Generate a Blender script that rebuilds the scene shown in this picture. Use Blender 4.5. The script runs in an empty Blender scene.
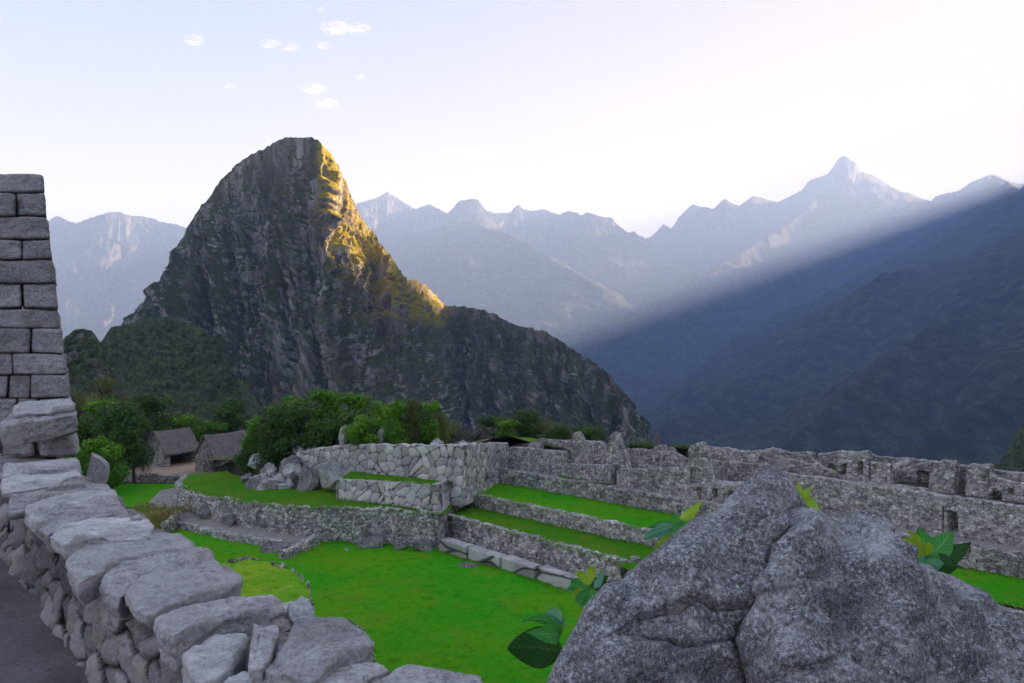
import bpy, bmesh, math, random
import numpy as np
from mathutils import Vector, Matrix

# ------------------------------------------------------------------ camera, sky, sun, exposure
S = bpy.context.scene
C = S.collection
F, HY, CX = 740.0, 350.0, 512.0            # focal length in pixels, horizon row, centre column
cam_d = bpy.data.cameras.new("camera"); cam = bpy.data.objects.new("camera", cam_d); C.objects.link(cam)
cam_d.sensor_width = 36.0; cam_d.lens = 36.0 * F / 1024.0
cam_d.shift_y = (HY - 341.5) / 1024.0
cam.rotation_euler = (math.radians(90), 0, 0); cam.location = (0, 0, 0)
cam_d.clip_start = 0.1; cam_d.clip_end = 40000
S.camera = cam
SKY_LO, SKY_HI, SKY_STRENGTH = 0.15, 0.85, 0.097
SUN_AZ, SUN_EL = 60.0, 16.6                # degrees to the right of the view axis, above the horizon
w = bpy.data.worlds.new("World"); S.world = w; w.use_nodes = True
wn = w.node_tree; bg = wn.nodes["Background"]
sky = wn.nodes.new("ShaderNodeTexSky"); sky.sky_type = 'NISHITA'; sky.sun_disc = False
sky.sun_elevation = math.radians(SUN_EL); sky.sun_rotation = math.radians(SUN_AZ)
sky.altitude = 2400; sky.air_density = 1.0; sky.dust_density = 1.6; sky.ozone_density = 1.0
hs = wn.nodes.new("ShaderNodeHueSaturation"); hs.inputs["Saturation"].default_value = 1.5
tint = wn.nodes.new("ShaderNodeMix"); tint.data_type = 'RGBA'; tint.blend_type = 'MULTIPLY'; tint.inputs[0].default_value = 1.0
tint.inputs[7].default_value = (1.10, 0.925, 0.83, 1)          # thin warm morning veil over the whole sky
bw = wn.nodes.new("ShaderNodeRGBToBW"); wn.links.new(sky.outputs[0], bw.inputs[0])
lg = wn.nodes.new("ShaderNodeMath"); lg.operation = 'LOGARITHM'; lg.inputs[1].default_value = 10.0; wn.links.new(bw.outputs[0], lg.inputs[0])
mr = wn.nodes.new("ShaderNodeMapRange"); mr.inputs[1].default_value = SKY_LO; mr.inputs[2].default_value = SKY_HI; wn.links.new(lg.outputs[0], mr.inputs[0])
rp = wn.nodes.new("ShaderNodeValToRGB"); wn.links.new(mr.outputs[0], rp.inputs[0])     # sky luminance -> veiled dawn sky: pale blue away from the sun, cream towards it
cr = rp.color_ramp; cr.elements.new(0.5); cr.elements.new(0.75)
for e_, (p_, c_) in zip(cr.elements, [(0.0, (0.38, 0.48, 0.66)), (0.22, (0.68, 0.59, 0.54)), (0.5, (1.12, 0.82, 0.50)), (1.0, (1.45, 1.07, 0.62))]):
    e_.position = p_; e_.color = (*c_, 1)
wn.links.new(rp.outputs[0], bg.inputs[0]); bg.inputs[1].default_value = SKY_STRENGTH
sl = bpy.data.lights.new("sun", 'SUN'); so = bpy.data.objects.new("sun", sl); C.objects.link(so)
sl.energy = 5.0; sl.angle = math.radians(0.5); sl.color = (1.0, 0.67, 0.38)
_az, _el = math.radians(SUN_AZ), math.radians(SUN_EL)
SUN = Vector((math.sin(_az) * math.cos(_el), math.cos(_az) * math.cos(_el), math.sin(_el)))
so.rotation_euler = SUN.to_track_quat('Z', 'Y').to_euler(); so.location = (60, 40, 120)
S.view_settings.view_transform = 'Standard'; S.view_settings.look = 'None'
S.view_settings.exposure = 3.25; S.view_settings.gamma = 1.0; S.view_settings.use_curve_mapping = False
try:
    S.cycles.use_denoising = True; S.cycles.denoiser = 'OPENIMAGEDENOISE'
    S.cycles.max_bounces = 8; S.cycles.diffuse_bounces = 3; S.cycles.volume_bounces = 3
    S.cycles.transparent_max_bounces = 6; S.cycles.use_adaptive_sampling = True
except Exception:
    pass
HAZE_DENSITY = 1.35e-4

# ------------------------------------------------------------------ numpy noise
def _hash(ix, iy, iz, k=0):
    n = (ix.astype(np.int64) * 374761393 + iy.astype(np.int64) * 668265263 + iz.astype(np.int64) * 1274126177 + k * 1442695041) & 0xffffffff
    n = ((n ^ (n >> 13)) * 1274126177) & 0xffffffff
    n = ((n ^ (n >> 15)) * 2246822519) & 0xffffffff
    return (n ^ (n >> 16)) & 0xffffffff
def _r(ix, iy, iz, k=0): return _hash(ix, iy, iz, k) / 4294967295.0
_TAB = np.random.RandomState(7).rand(65536).astype(np.float32)
def noise(p, seed=0):
    """smooth value noise in -1..1 for an (..., 3) array"""
    p = np.asarray(p, float); i = np.floor(p); f = (p - i).astype(np.float32); f = f * f * f * (f * (f * 6 - 15) + 10)
    i = i.astype(np.int64); u, v, t = f[..., 0], f[..., 1], f[..., 2]
    h = i[..., 0] * 20011 + i[..., 1] * 37813 + i[..., 2] * 51749 + seed * 7919
    g = lambda a, b, c: _TAB[(h + (a * 20011 + b * 37813 + c * 51749)) & 65535]
    c00 = g(0,0,0)*(1-u)+g(1,0,0)*u; c10 = g(0,1,0)*(1-u)+g(1,1,0)*u
    c01 = g(0,0,1)*(1-u)+g(1,0,1)*u; c11 = g(0,1,1)*(1-u)+g(1,1,1)*u
    return ((c00*(1-v)+c10*v)*(1-t) + (c01*(1-v)+c11*v)*t) * 2 - 1
def fbm(p, oct=4, gain=0.5, seed=0):
    p = np.asarray(p, float); s = 0; a = 1.0; tot = 0
    for o in range(oct):
        s = s + a * noise(p * 2.03**o + 17.3 * o, seed + o); tot += a; a *= gain
    return s / tot
def ridged(p, oct=4, gain=0.5, seed=0):
    p = np.asarray(p, float); s = 0; a = 1.0; tot = 0
    for o in range(oct):
        s = s + a * (1 - np.abs(noise(p * 2.03**o + 9.1 * o, seed + o)) * 2); tot += a; a *= gain
    return s / tot
def voronoi2(x, y, seed=0, jitter=0.8):
    """F1, F2-F1 and a random number per cell for 2-D points"""
    ix, iy = np.floor(x), np.floor(y)
    d1 = np.full(x.shape, 9.0); d2 = np.full(x.shape, 9.0); cid = np.zeros(x.shape)
    for a in (-1, 0, 1):
        for b in (-1, 0, 1):
            z = np.zeros_like(ix)
            px = ix + a + 0.5 + jitter * (_r(ix + a, iy + b, z, seed) - 0.5)
            py = iy + b + 0.5 + jitter * (_r(ix + a, iy + b, z, seed + 7) - 0.5)
            d = np.hypot(px - x, py - y); c = _r(ix + a, iy + b, z, seed + 13)
            near = d < d1
            d2 = np.where(near, d1, np.minimum(d2, d)); cid = np.where(near, c, cid); d1 = np.where(near, d, d1)
    return d1, d2 - d1, cid
def sstep(a, b, x):
    t = np.clip((x - a) / (b - a), 0, 1); return t * t * (3 - 2 * t)

# ------------------------------------------------------------------ mesh helpers
def P(px, py, d): return np.array([d * (px - CX) / F, d, d * (HY - py) / F])
def mesh_from(name, verts, faces, mat=None, parent=None, smooth=True, attrs=None, matidx=None, local=False):
    """links ONE mesh object; verts (n,3), faces = (k,4) / (k,3) array or list of lists"""
    me = bpy.data.meshes.new(name)
    v = np.asarray(verts, float)
    if parent is not None and not local:
        v = v - np.array(parent.location)[None]
    if isinstance(faces, np.ndarray):
        k = faces.shape[1]
        me.vertices.add(len(v)); me.vertices.foreach_set("co", v.ravel())
        me.loops.add(faces.size); me.loops.foreach_set("vertex_index", faces.ravel().astype(np.int32))
        me.polygons.add(len(faces)); me.polygons.foreach_set("loop_start", np.arange(0, faces.size, k, dtype=np.int32))
        me.update(calc_edges=True)
    else:
        me.from_pydata(v.tolist(), [], faces); me.update()
    me.polygons.foreach_set("use_smooth", np.full(len(me.polygons), bool(smooth)))
    for an, av in (attrs or {}).items():
        a = me.attributes.new(an, 'FLOAT', 'POINT'); a.data.foreach_set("value", np.asarray(av, np.float32).ravel())
    if mat is not None:
        for m in (mat if isinstance(mat, (list, tuple)) else [mat]): me.materials.append(m)
        if matidx is not None: me.polygons.foreach_set("material_index", np.asarray(matidx, np.int32))
    o = bpy.data.objects.new(name, me); C.objects.link(o)
    if parent is not None: o.parent = parent
    return o
def grid_faces(n, m, off=0, flip=False, wrap=False):
    i, j = np.meshgrid(np.arange(n - 1), np.arange(m if wrap else m - 1), indexing='ij')
    j2 = (j + 1) % m
    f = np.stack([i * m + j, i * m + j2, (i + 1) * m + j2, (i + 1) * m + j], -1).reshape(-1, 4) + off
    return f[:, ::-1].copy() if flip else f
def thing(name, loc, label, cat, group=None):
    o = bpy.data.objects.new(name, None); C.objects.link(o); o.location = tuple(float(q) for q in loc)
    o.empty_display_size = 0.2
    o["label"] = label; o["category"] = cat
    if group: o["group"] = group
    return o
def tag(o, label, cat, group=None):
    o["label"] = label; o["category"] = cat
    if group: o["group"] = group
    return o
def struct(o): o["kind"] = "structure"; return o
def resample(pts, n):
    p = np.asarray(pts, float); d = np.r_[0, np.cumsum(np.linalg.norm(np.diff(p, axis=0), axis=1))]
    t = np.linspace(0, d[-1], n)
    return np.stack([np.interp(t, d, p[:, k]) for k in range(p.shape[1])], 1)

# ------------------------------------------------------------------ material helpers
class NT:
    def __init__(s, name):
        s.m = bpy.data.materials.new(name); s.m.use_nodes = True; s.t = s.m.node_tree
        s.b = s.t.nodes["Principled BSDF"]; s.b.inputs["Specular IOR Level"].default_value = 0.25
        s.b.inputs["Roughness"].default_value = 0.9
        s._co = None
    def n(s, typ, **kw):
        nd = s.t.nodes.new(typ)
        for k, v in kw.items(): setattr(nd, k, v)
        return nd
    def l(s, a, b): s.t.links.new(a, b)
    def obj(s):
        if s._co is None: s._co = s.n("ShaderNodeTexCoord").outputs["Object"]
        return s._co
    def vec(s, scale=(1, 1, 1), warp=None):
        mp = s.n("ShaderNodeMapping"); mp.inputs["Scale"].default_value = scale; s.l(s.obj(), mp.inputs[0]); return mp.outputs[0]
    def noise(s, scale, detail=6, rough=0.6, vec=None, dist=0.0):
        nd = s.n("ShaderNodeTexNoise"); nd.inputs["Scale"].default_value = scale; nd.inputs["Detail"].default_value = detail
        nd.inputs["Roughness"].default_value = rough; nd.inputs["Distortion"].default_value = dist
        s.l(vec if vec is not None else s.obj(), nd.inputs["Vector"]); return nd.outputs["Fac"]
    def voro(s, scale, feature='F1', vec=None, out="Distance", rand=1.0):
        nd = s.n("ShaderNodeTexVoronoi", feature=feature); nd.inputs["Scale"].default_value = scale
        nd.inputs["Randomness"].default_value = rand
        s.l(vec if vec is not None else s.obj(), nd.inputs["Vector"]); return nd.outputs[out]
    def ramp(s, fac, stops, interp='LINEAR'):
        r = s.n("ShaderNodeValToRGB"); cr = r.color_ramp; cr.interpolation = interp
        while len(cr.elements) < len(stops): cr.elements.new(0.5)
        for e, (p, c) in zip(cr.elements, stops):
            e.position = p; e.color = (c, c, c, 1) if isinstance(c, (int, float)) else (*c, 1)
        s.l(fac, r.inputs[0]); return r.outputs[0]
    def mix(s, fac, a, b, mode='MIX'):
        m = s.n("ShaderNodeMix", data_type='RGBA', blend_type=mode)
        for sock, v in ((m.inputs[0], fac), (m.inputs[6], a), (m.inputs[7], b)):
            if isinstance(v, (int, float)): sock.default_value = v
            elif isinstance(v, tuple): sock.default_value = (*v, 1)
            else: s.l(v, sock)
        return m.outputs[2]
    def math(s, op, a, b=None, clamp=False):
        m = s.n("ShaderNodeMath", operation=op, use_clamp=clamp)
        for sock, v in ((m.inputs[0], a), (m.inputs[1], b)):
            if v is None: continue
            if isinstance(v, (int, float)): sock.default_value = v
            else: s.l(v, sock)
        return m.outputs[0]
    def attr(s, name):
        a = s.n("ShaderNodeAttribute"); a.attribute_name = name; return a.outputs["Fac"]
    def normal_z(s):
        g = s.n("ShaderNodeNewGeometry"); x = s.n("ShaderNodeSeparateXYZ"); s.l(g.outputs["Normal"], x.inputs[0]); return x.outputs["Z"]
    def color(s, c):
        if isinstance(c, tuple): s.b.inputs["Base Color"].default_value = (*c, 1)
        else: s.l(c, s.b.inputs["Base Color"])
    def bump(s, h, strength=0.5, dist=0.05):
        prev = s.b.inputs["Normal"].links[0].from_socket if s.b.inputs["Normal"].is_linked else None
        b = s.n("ShaderNodeBump"); b.inputs["Strength"].default_value = strength; b.inputs["Distance"].default_value = dist
        s.l(h, b.inputs["Height"])
        if prev is not None: s.l(prev, b.inputs["Normal"])
        s.l(b.outputs[0], s.b.inputs["Normal"])

# ------------------------------------------------------------------ mountain materials
def mat_far(name, rock, veg, scale):
    t = NT(name)
    n1 = t.noise(scale, 8, 0.65); n2 = t.noise(scale * 7, 6, 0.7)
    v = t.ramp(n2, [(0.3, tuple(0.25 * q for q in veg)), (0.5, veg), (0.68, tuple(2.8 * q for q in veg))])
    f = t.math('ADD', t.math('MULTIPLY', n1, 0.7), t.math('MULTIPLY', t.normal_z(), 0.55))
    k = t.ramp(f, [(0.42, 0.0), (0.62, 1.0)])
    t.color(t.mix(k, rock, v)); t.bump(n2, 1.0, 45.0); t.bump(t.noise(scale * 30, 4, 0.7), 1.0, 22.0)
    return t.m
M_FAR = mat_far("far_mountain", (0.16, 0.15, 0.145), (0.04, 0.056, 0.036), 0.004)

def mat_cliff():
    t = NT("cliff_rock_and_scrub")
    n1 = t.noise(0.02, 8, 0.65); n2 = t.noise(0.16, 7, 0.7); n3 = t.noise(0.7, 4, 0.65)
    st = t.noise(1.0, 6, 0.7, vec=t.vec((0.11, 0.11, 0.012)), dist=0.6)
    rock = t.ramp(st, [(0.3, (0.05, 0.047, 0.044)), (0.42, (0.21, 0.198, 0.18)), (0.54, (0.42, 0.395, 0.36)), (0.64, (0.72, 0.69, 0.65))])
    rock = t.mix(t.ramp(t.noise(0.035, 5, 0.6), [(0.5, 0.0), (0.65, 0.6)]), rock, (0.17, 0.105, 0.07))
    veg = t.ramp(n3, [(0.3, (0.018, 0.032, 0.014)), (0.5, (0.065, 0.10, 0.034)), (0.7, (0.16, 0.20, 0.06))])
    veg = t.mix(t.ramp(n1, [(0.45, 0.0), (0.65, 0.8)]), veg, t.ramp(n3, [(0.3, (0.05, 0.05, 0.02)), (0.7, (0.23, 0.20, 0.085))]))
    sunlit_gold = t.ramp(n3, [(0.3, (0.12, 0.11, 0.012)), (0.5, (0.44, 0.37, 0.03)), (0.7, (0.66, 0.56, 0.06))])  # dry-grass tone brightened to paint the sunlit patches into the colour
    veg = t.mix(t.attr("dry"), veg, sunlit_gold)  # grass mask drawn to follow the painted sunlight
    k = t.math('ADD', t.math('MULTIPLY', n2, 0.8), t.math('MULTIPLY', t.normal_z(), 0.42))
    k = t.math('ADD', k, t.math('MULTIPLY', t.attr("green"), 0.5))
    k = t.math('SUBTRACT', k, t.math('MULTIPLY', t.ramp(st, [(0.5, 0.0), (0.7, 1.0)]), 0.18))
    k = t.ramp(k, [(0.44, 0.0), (0.60, 1.0)])
    t.color(t.mix(k, rock, veg)); t.bump(n2, 1.0, 5.0); t.bump(n3, 1.0, 3.0)
    return t.m
M_CLIFF = mat_cliff()

def mat_forest():
    t = NT("forested_slope")
    n3 = t.noise(0.45, 5, 0.7); n2 = t.noise(0.06, 6, 0.6)
    veg = t.ramp(n3, [(0.3, (0.012, 0.02, 0.011)), (0.5, (0.05, 0.07, 0.03)), (0.72, (0.15, 0.18, 0.07))])
    veg = t.mix(t.ramp(n2, [(0.5, 0.0), (0.7, 0.55)]), veg, (0.075, 0.09, 0.035))
    rock = t.ramp(t.noise(1.0, 6, 0.7, vec=t.vec((0.3, 0.3, 0.05))), [(0.35, (0.05, 0.048, 0.046)), (0.65, (0.3, 0.28, 0.26))])
    k = t.math('SUBTRACT', t.noise(0.05, 6, 0.65), t.math('MULTIPLY', t.attr("green"), 0.6))
    t.color(t.mix(t.ramp(k, [(0.53, 0.0), (0.6, 1.0)]), veg, rock)); t.bump(n3, 1.0, 2.0)
    return t.m
M_FOREST = mat_forest()

# ------------------------------------------------------------------ distant mountains: ridge polylines in world space, one terrain sheet
RIDGES = []   # (points, slope, gully amplitude, gully wavelength)
def ridge(pts, slope, amp=0.35, wl=300.0): RIDGES.append((np.asarray(pts, float), slope, amp, wl))
low = lambda p, dz=-70.0: p + np.array([0, 0, dz])
_farc = [(330,222),(345,210),(352,205),(374,199),(381,195),(387,192),(391,195),(399,199),(415,209),(429,204),(437,208),(448,213),(459,201),(464,200),(470,198.5),(478,199),(483,206),(487,210.6),(496,213),(510,213),(514,208),(518,205),(524,209),(531,210.6),(536,210),(542,208.8),(550,211),(559,215),(565,212),(570,210.6),(581,215),(587,212),(594,214),(602,217.5),(612,218),(616,223),(620,227),(628,233),(631,232),(634,230.5),(639,235),(645,238),(652,239)]
_peak = [(640,240),(648,238.5),(656,232),(664,224),(668,227),(672,228),(679,217),(686,210),(692,204.5),(700,206),(709,207.5),(713,209),(719,203),(724,198.5),(730,202),(739,205.6),(746,201),(752,196.5),(760,197),(768,200),(777,202),(790,196),(801,190.6),(807,183),(812,179),(820,177),(828,174),(834,165),(839,158.5),(842,156.5),(845.5,156),(849,158.5),(856,163),(861,172),(866,173),(872,174.5),(884,182),(895,189),(903,197),(910,202),(920,203),(929,204),(936,196),(947,193),(959,190.6),(964,187),(970,182),(981,178),(988,175),(992.5,174.3),(999,176),(1006,180),(1015,183),(1024,184),(1040,182),(1080,165),(1150,150)]
_farl = [(-250,260),(-60,232),(0,238),(44,226),(50,220),(56,216.5),(60,217),(68,221),(76,223.5),(82,221),(90,217.5),(98,216),(106,213),(113,211.5),(122,213),(130,215.5),(136,216),(144,216.5),(153,218.5),(162,222),(175,224.5),(186,227),(230,240),(280,236),(330,217)]
ridge([low(P(x, y, 6000 + 300 * math.sin(x * 0.05))) for x, y in _farc[::2]], 0.75, 0.4, 420)
ridge([low(P(x, y, 7000 + 250 * math.sin(x * 0.04))) for x, y in _peak[::2]], 0.8, 0.4, 420)
ridge([low(P(x, y, 5200 + 260 * math.sin(x * 0.05))) for x, y in _farl[::2]], 0.8, 0.35, 380)
ridge([P(63,222,5200), P(75,245,4700), P(60,300,4200)], 0.9, 0.35, 260)
ridge([P(412,229,5300), P(471,219,5200), P(505,230,5000), P(543,249,4700), P(600,285,4300)], 0.75, 0.4, 300)
ridge([P(700,216,7000), P(660,250,6000), P(610,300,5000)], 0.8, 0.4, 320)
ridge([P(845,166,7000), P(800,215,6000), P(720,265,5000), P(660,300,4300)], 0.85, 0.4, 320)
ridge([P(910,210,7000), P(880,228,6000), P(800,268,5200)], 0.85, 0.4, 320)
# the great range on the right, outside the frame: it hides the sun from the ruins and sends the shaft of light over its shoulder
_rr = [(3100,-4000), (3000,-2000), (2950,0), (3000,1500), (3000,2300), (3000,2465), (3000,2500), (3000,2585), (3000,2615), (3000,2650)] + [(3000, 2720 + 80 * k_) for k_ in range(22)]
_tooth = lambda y: 0.0 if y < 2700 else (1.0 + 0.8 * (y > 3300)) * (26 * math.sin(y * 0.021) + 22 * math.sin(y * 0.0083 + 1.0) + 14 * math.sin(y * 0.047))
ridge([(x, y, -0.026 * y + 0.36 * x + float(np.interp(y, [-3000, 1500, 2300, 2465, 2500, 2585, 2615, 2650, 3000, 4400], [200, 170, 150, 140, 165, 165, 75, 55, 10, -10])) + _tooth(y)) for x, y in _rr], 0.78, 0.3, 300)
ridge([(3000 + 0.56 * (q_ - 4400), q_, 965 + 0.27 * (q_ - 4400) + 38 * math.sin(q_ * 0.013) + 24 * math.sin(q_ * 0.031) - 40) for q_ in range(4400, 6700, 110)], 0.8, 0.35, 320)
ridge([tuple(P(990,190,6600)), tuple(P(945,226,5200)), tuple(P(885,262,4200)), tuple(P(800,305,3500)), tuple(P(715,352,3000)), tuple(P(660,400,2700))], 0.72, 0.5, 330)
ridge([tuple(P(1020,230,4300)), tuple(P(960,283,3100)), tuple(P(906,268,2700)), tuple(P(881,271,2600)), tuple(P(840,308,2450)), tuple(P(799,345,2300)), tuple(P(753,378,2150)), tuple(P(705,400,2000)), tuple(P(662,420,1900))], 0.66, 0.5, 230)
ridge([tuple(P(1200,240,2100)), tuple(P(1024,288,1950)), tuple(P(985,293,1900)), tuple(P(940,316,1750)), tuple(P(890,350,1600)), tuple(P(840,395,1450)), tuple(P(790,440,1300))], 0.66, 0.5, 190)
ridge([tuple(P(1150,330,1250)), tuple(P(1024,385,1150)), tuple(P(960,418,1100)), tuple(P(900,450,1050))], 0.66, 0.5, 130)

def terrain_h(x, y):
    p3 = np.stack([x, y, np.zeros_like(x)], -1)
    r = np.hypot(x, y)
    wx = x + 90 * fbm(p3 / 420, 4, 0.5, 3); wy = y + 90 * fbm(p3 / 420 + 40, 4, 0.5, 5)
    h = -330 + 40 * fbm(p3 / 500, 4, 0.5, 1)
    for k, (pts, slope, amp, wl) in enumerate(RIDGES):
        best = np.full(x.shape, -1e9); s0 = 0.0
        for a, b in zip(pts[:-1], pts[1:]):
            d = b[:2] - a[:2]; L = np.linalg.norm(d) + 1e-9
            def foot(X, Y):
                t = np.clip(((X - a[0]) * d[0] + (Y - a[1]) * d[1]) / L**2, 0, 1)
                return t, np.hypot(X - a[0] - t * d[0], Y - a[1] - t * d[1])
            t, dd = foot(x, y); t2, dw = foot(wx, wy)
            mixw = sstep(0, 160, dd); dist = dd * (1 - mixw) + np.maximum(dw, 0) * mixw
            z = a[2] + t2 * (b[2] - a[2]) * mixw + t * (b[2] - a[2]) * (1 - mixw)
            s = s0 + t2 * L
            g = ridged(np.stack([s / wl, dist / (wl * 4.0), np.full_like(s, k * 3.7)], -1), 4, 0.55, 11 + k)
            hh = z - slope * dist * (1 - 0.22 * np.minimum(dist, 1500) / 1500) + (g - 0.35) * amp * 0.5 * np.minimum(dist, 520)
            best = np.maximum(best, hh); s0 += L
        h = np.maximum(h, best)
    far = sstep(900, 3500, r)
    h = h + (10 + 26 * far) * (ridged(p3 / (170 + 200 * far[..., None]), 5, 0.55, 31) - 0.4) * 0.7
    h = h + (9 + 8 * far) * fbm(p3 / (26 + 30 * far[..., None]), 3, 0.6, 41)
    return h
def build_mountains():
    ang = np.concatenate([np.radians(np.linspace(-70, -37, 40))[:-1], np.arctan(np.linspace(-0.74, 0.74, 760)), np.radians(np.linspace(37, 150, 150))[1:]])
    rad = 620 * (9500 / 620) ** (np.linspace(0, 1, 380))
    R, A = np.meshgrid(rad, ang, indexing='ij')
    x, y = R * np.sin(A), R * np.cos(A)
    z = terrain_h(x, y)
    ed = sstep(620, 900, R); z = z * ed + (-330) * (1 - ed)
    v = np.stack([x, y, z], -1)
    o = mesh_from("mountains", v.reshape(-1, 3), grid_faces(len(rad), len(ang), flip=True), M_FAR)
    return struct(o)
build_mountains()

# ------------------------------------------------------------------ lofted cliffs: crest line and foot line in world space
def loft_mountain(name, crest, foot, back, n, rows, disp, mat, profile=0.8, brows=50, green=None, jag=0.0, dry=None):
    """crest / foot / back: control polylines (same count) joined into a closed massif, cut by gullies and ledges"""
    cr, ft, bk = resample_by(crest, n), resample_by(foot, n), resample_by(back, n)
    s = np.r_[0, np.cumsum(np.linalg.norm(np.diff(cr, axis=0), axis=1))]
    if jag: cr[:, 2] += jag * fbm(np.stack([s / 7, s * 0, s * 0], 1), 4, 0.6, 78)
    t = np.linspace(0, 1, rows)[:, None, None]
    hz = t ** profile
    front = ft[None] * (1 - t) + cr[None] * t
    front[..., :2] = ft[None, :, :2] * (1 - hz) + cr[None, :, :2] * hz
    H = (cr[:, 2] - ft[:, 2])[None, :, None] * np.ones_like(t)
    S2 = np.broadcast_to(s[None, :], front.shape[:2])
    d = disp(front, S2, t[..., 0] * np.ones_like(S2), H[..., 0])
    nrm = np.cross(np.gradient(front, axis=1), np.gradient(front, axis=0)); nrm /= np.linalg.norm(nrm, axis=-1, keepdims=True) + 1e-9
    fade = np.minimum(1, (1 - t[..., 0]) * 9 + 0.12)
    front = front + nrm * (d * fade)[..., None]
    tb = np.linspace(0, 1, brows + 1)[1:, None, None]
    rear = front[-1][None] * (1 - tb) + bk[None] * tb
    rear = rear + 8 * fbm(rear / 30, 4, 0.5, 5)[..., None] * np.minimum(1, tb * 4)
    v = np.concatenate([front, rear], 0)
    g = np.zeros(v.shape[:2]) if green is None else np.concatenate([green(front, S2, t[..., 0] * np.ones_like(S2)), np.full(rear.shape[:2], 0.3)], 0)
    return struct(mesh_from(name, v.reshape(-1, 3), grid_faces(v.shape[0], n), mat, attrs={"green": g, "dry": np.zeros(v.shape[:2]) if dry is None else np.concatenate([dry(front), np.zeros(rear.shape[:2])], 0)}))  # dry: golden grass that also carries painted sunlight
def resample_by(pts, n):
    p = np.asarray(pts, float); t = np.linspace(0, len(p) - 1, n)
    return np.stack([np.interp(t, np.arange(len(p)), p[:, k]) for k in range(3)], 1)
def densify(pix, foot, back, step=3):
    """control lists of (px, py, depth) keyed on crest; all three get the same parameter"""
    return [P(*q) for q in pix], [P(*q) for q in foot], [np.array(q, float) for q in back]

def far_range(name, pix, dep, seed, base=-200.0):
    cr = resample([P(x, y, dep + 260 * math.sin(x * 0.05)) for x, y in pix], 700)
    foot = cr.copy(); k = (dep - 1500) / dep; foot[:, 0] *= k; foot[:, 1] *= k; foot[:, 2] = base
    back = cr.copy(); back[:, 1] += 1500; back[:, 2] = base
    def disp(p, s, t, H):
        g = ridged(np.stack([s / 420 + 0.4 * fbm(p / 700, 3, 0.5, seed), t * 1.6, 0 * s], -1), 5, 0.55, seed)
        return 230 * (g - 0.45) * np.sin(np.pi * np.clip(t, 0.03, 1)) ** 0.7 + 50 * (ridged(p / 260, 4, 0.55, seed + 3) - 0.4)
    loft_mountain(name, cr, foot, back, 900, 150, disp, M_FAR, 1.1, 20, None, 14.0)
far_range("mountain_range", _farc, 6000, 101)
far_range("mountain_range", _peak, 7000, 102)
far_range("mountain_range", _farl, 5200, 103)

# Great horn: (crest px, py, depth)  (foot px, py, depth)
HORN = [((118,345,640),(60,450,520)), ((130,328,640),(92,450,505)), ((145,305,640),(112,450,500)), ((160,282,640),(130,450,495)),
 ((172,258,642),(147,450,490)), ((185,232,642),(163,450,486)), ((196,214,644),(180,450,482)), ((206,200,645),(197,450,480)),
 ((214,188,645),(212,452,478)), ((226,174,645),(230,452,476)), ((238,163,642),(246,452,474)), ((250,153,638),(262,452,472)),
 ((262,147,634),(276,452,470)), ((272,142,628),(290,452,468)), ((283,136,620),(303,452,466)), ((296,136,612),(314,452,465)),
 ((310,138,604),(324,452,464)), ((322,143,600),(334,452,464)), ((330,152,612),(345,452,478)), ((338,166,630),(357,452,496)),
 ((346,182,648),(369,452,512)), ((354,199,664),(381,452,528)), ((362,218,680),(393,452,542)), ((372,232,690),(405,452,552)),
 ((384,246,690),(416,452,556)), ((393,260,720),(424,452,570)), ((400,272,760),(431,452,600)), ((408,280,800),(438,452,640)),
 ((418,281,820),(445,452,690)), ((428,286,850),(451,452,720)), ((436,295,890),(458,452,750)), ((444,305,910),(466,452,770)),
 ((456,306,900),(476,452,770)), ((470,307,890),(488,452,760)), ((486,311,870),(501,452,740)), ((502,317,850),(514,452,720)),
 ((520,327,830),(529,452,700)), ((540,330,800),(546,452,680)), ((556,337,770),(561,452,660)), ((572,348,750),(576,452,640)),
 ((588,358,720),(592,453,620)), ((602,368,700),(606,454,600)), ((612,378,680),(617,455,590)), ((622,395,640),(628,456,570)),
 ((633,412,630),(638,458,568)), ((643,430,620),(648,462,568)), ((652,447,612),(656,470,570))]
def horn_disp(p, s, t, H):
    q = np.stack([s / 26, t * 1.1, np.zeros_like(s)], -1)
    warp = 6 * fbm(p / 45, 4, 0.55, 8)
    g = ridged(np.stack([(s + warp) / 30, t * 0.9, 0 * s], -1), 4, 0.55, 21)
    d = 32.0 * (g - 0.45) * np.sin(np.pi * np.clip(t, 0.02, 1) ** 0.8) ** 0.5
    d += 10 * fbm(p / 60, 3, 0.5, 22)
    d += 8.0 * (ridged(p / np.array([14, 14, 34.0]), 4, 0.6, 23) - 0.4)
    d += 3.4 * (ridged(p / np.array([5.5, 5.5, 9.0]), 3, 0.6, 24) - 0.4) + 1.2 * fbm(p / 2.2, 2, 0.6, 25)
    # left shoulder steps back into a broad couloir beneath the summit
    d += -12 * np.exp(-((p[..., 0] + 205) / 26) ** 2) * sstep(0.3, 0.75, t)
    return d
def horn_green(p, s, t):
    x = p[..., 0]; g = 0.22 * fbm(p / 50, 3, 0.5, 61)
    g += 0.10 * sstep(-170, -260, x) - 0.10 * np.exp(-((x + 130) / 45) ** 2) * sstep(0.85, 0.3, t)
    g += 0.34 * sstep(0.55, 0.9, t) * np.exp(-((x + 128) / 40) ** 2)
    return g
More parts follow.
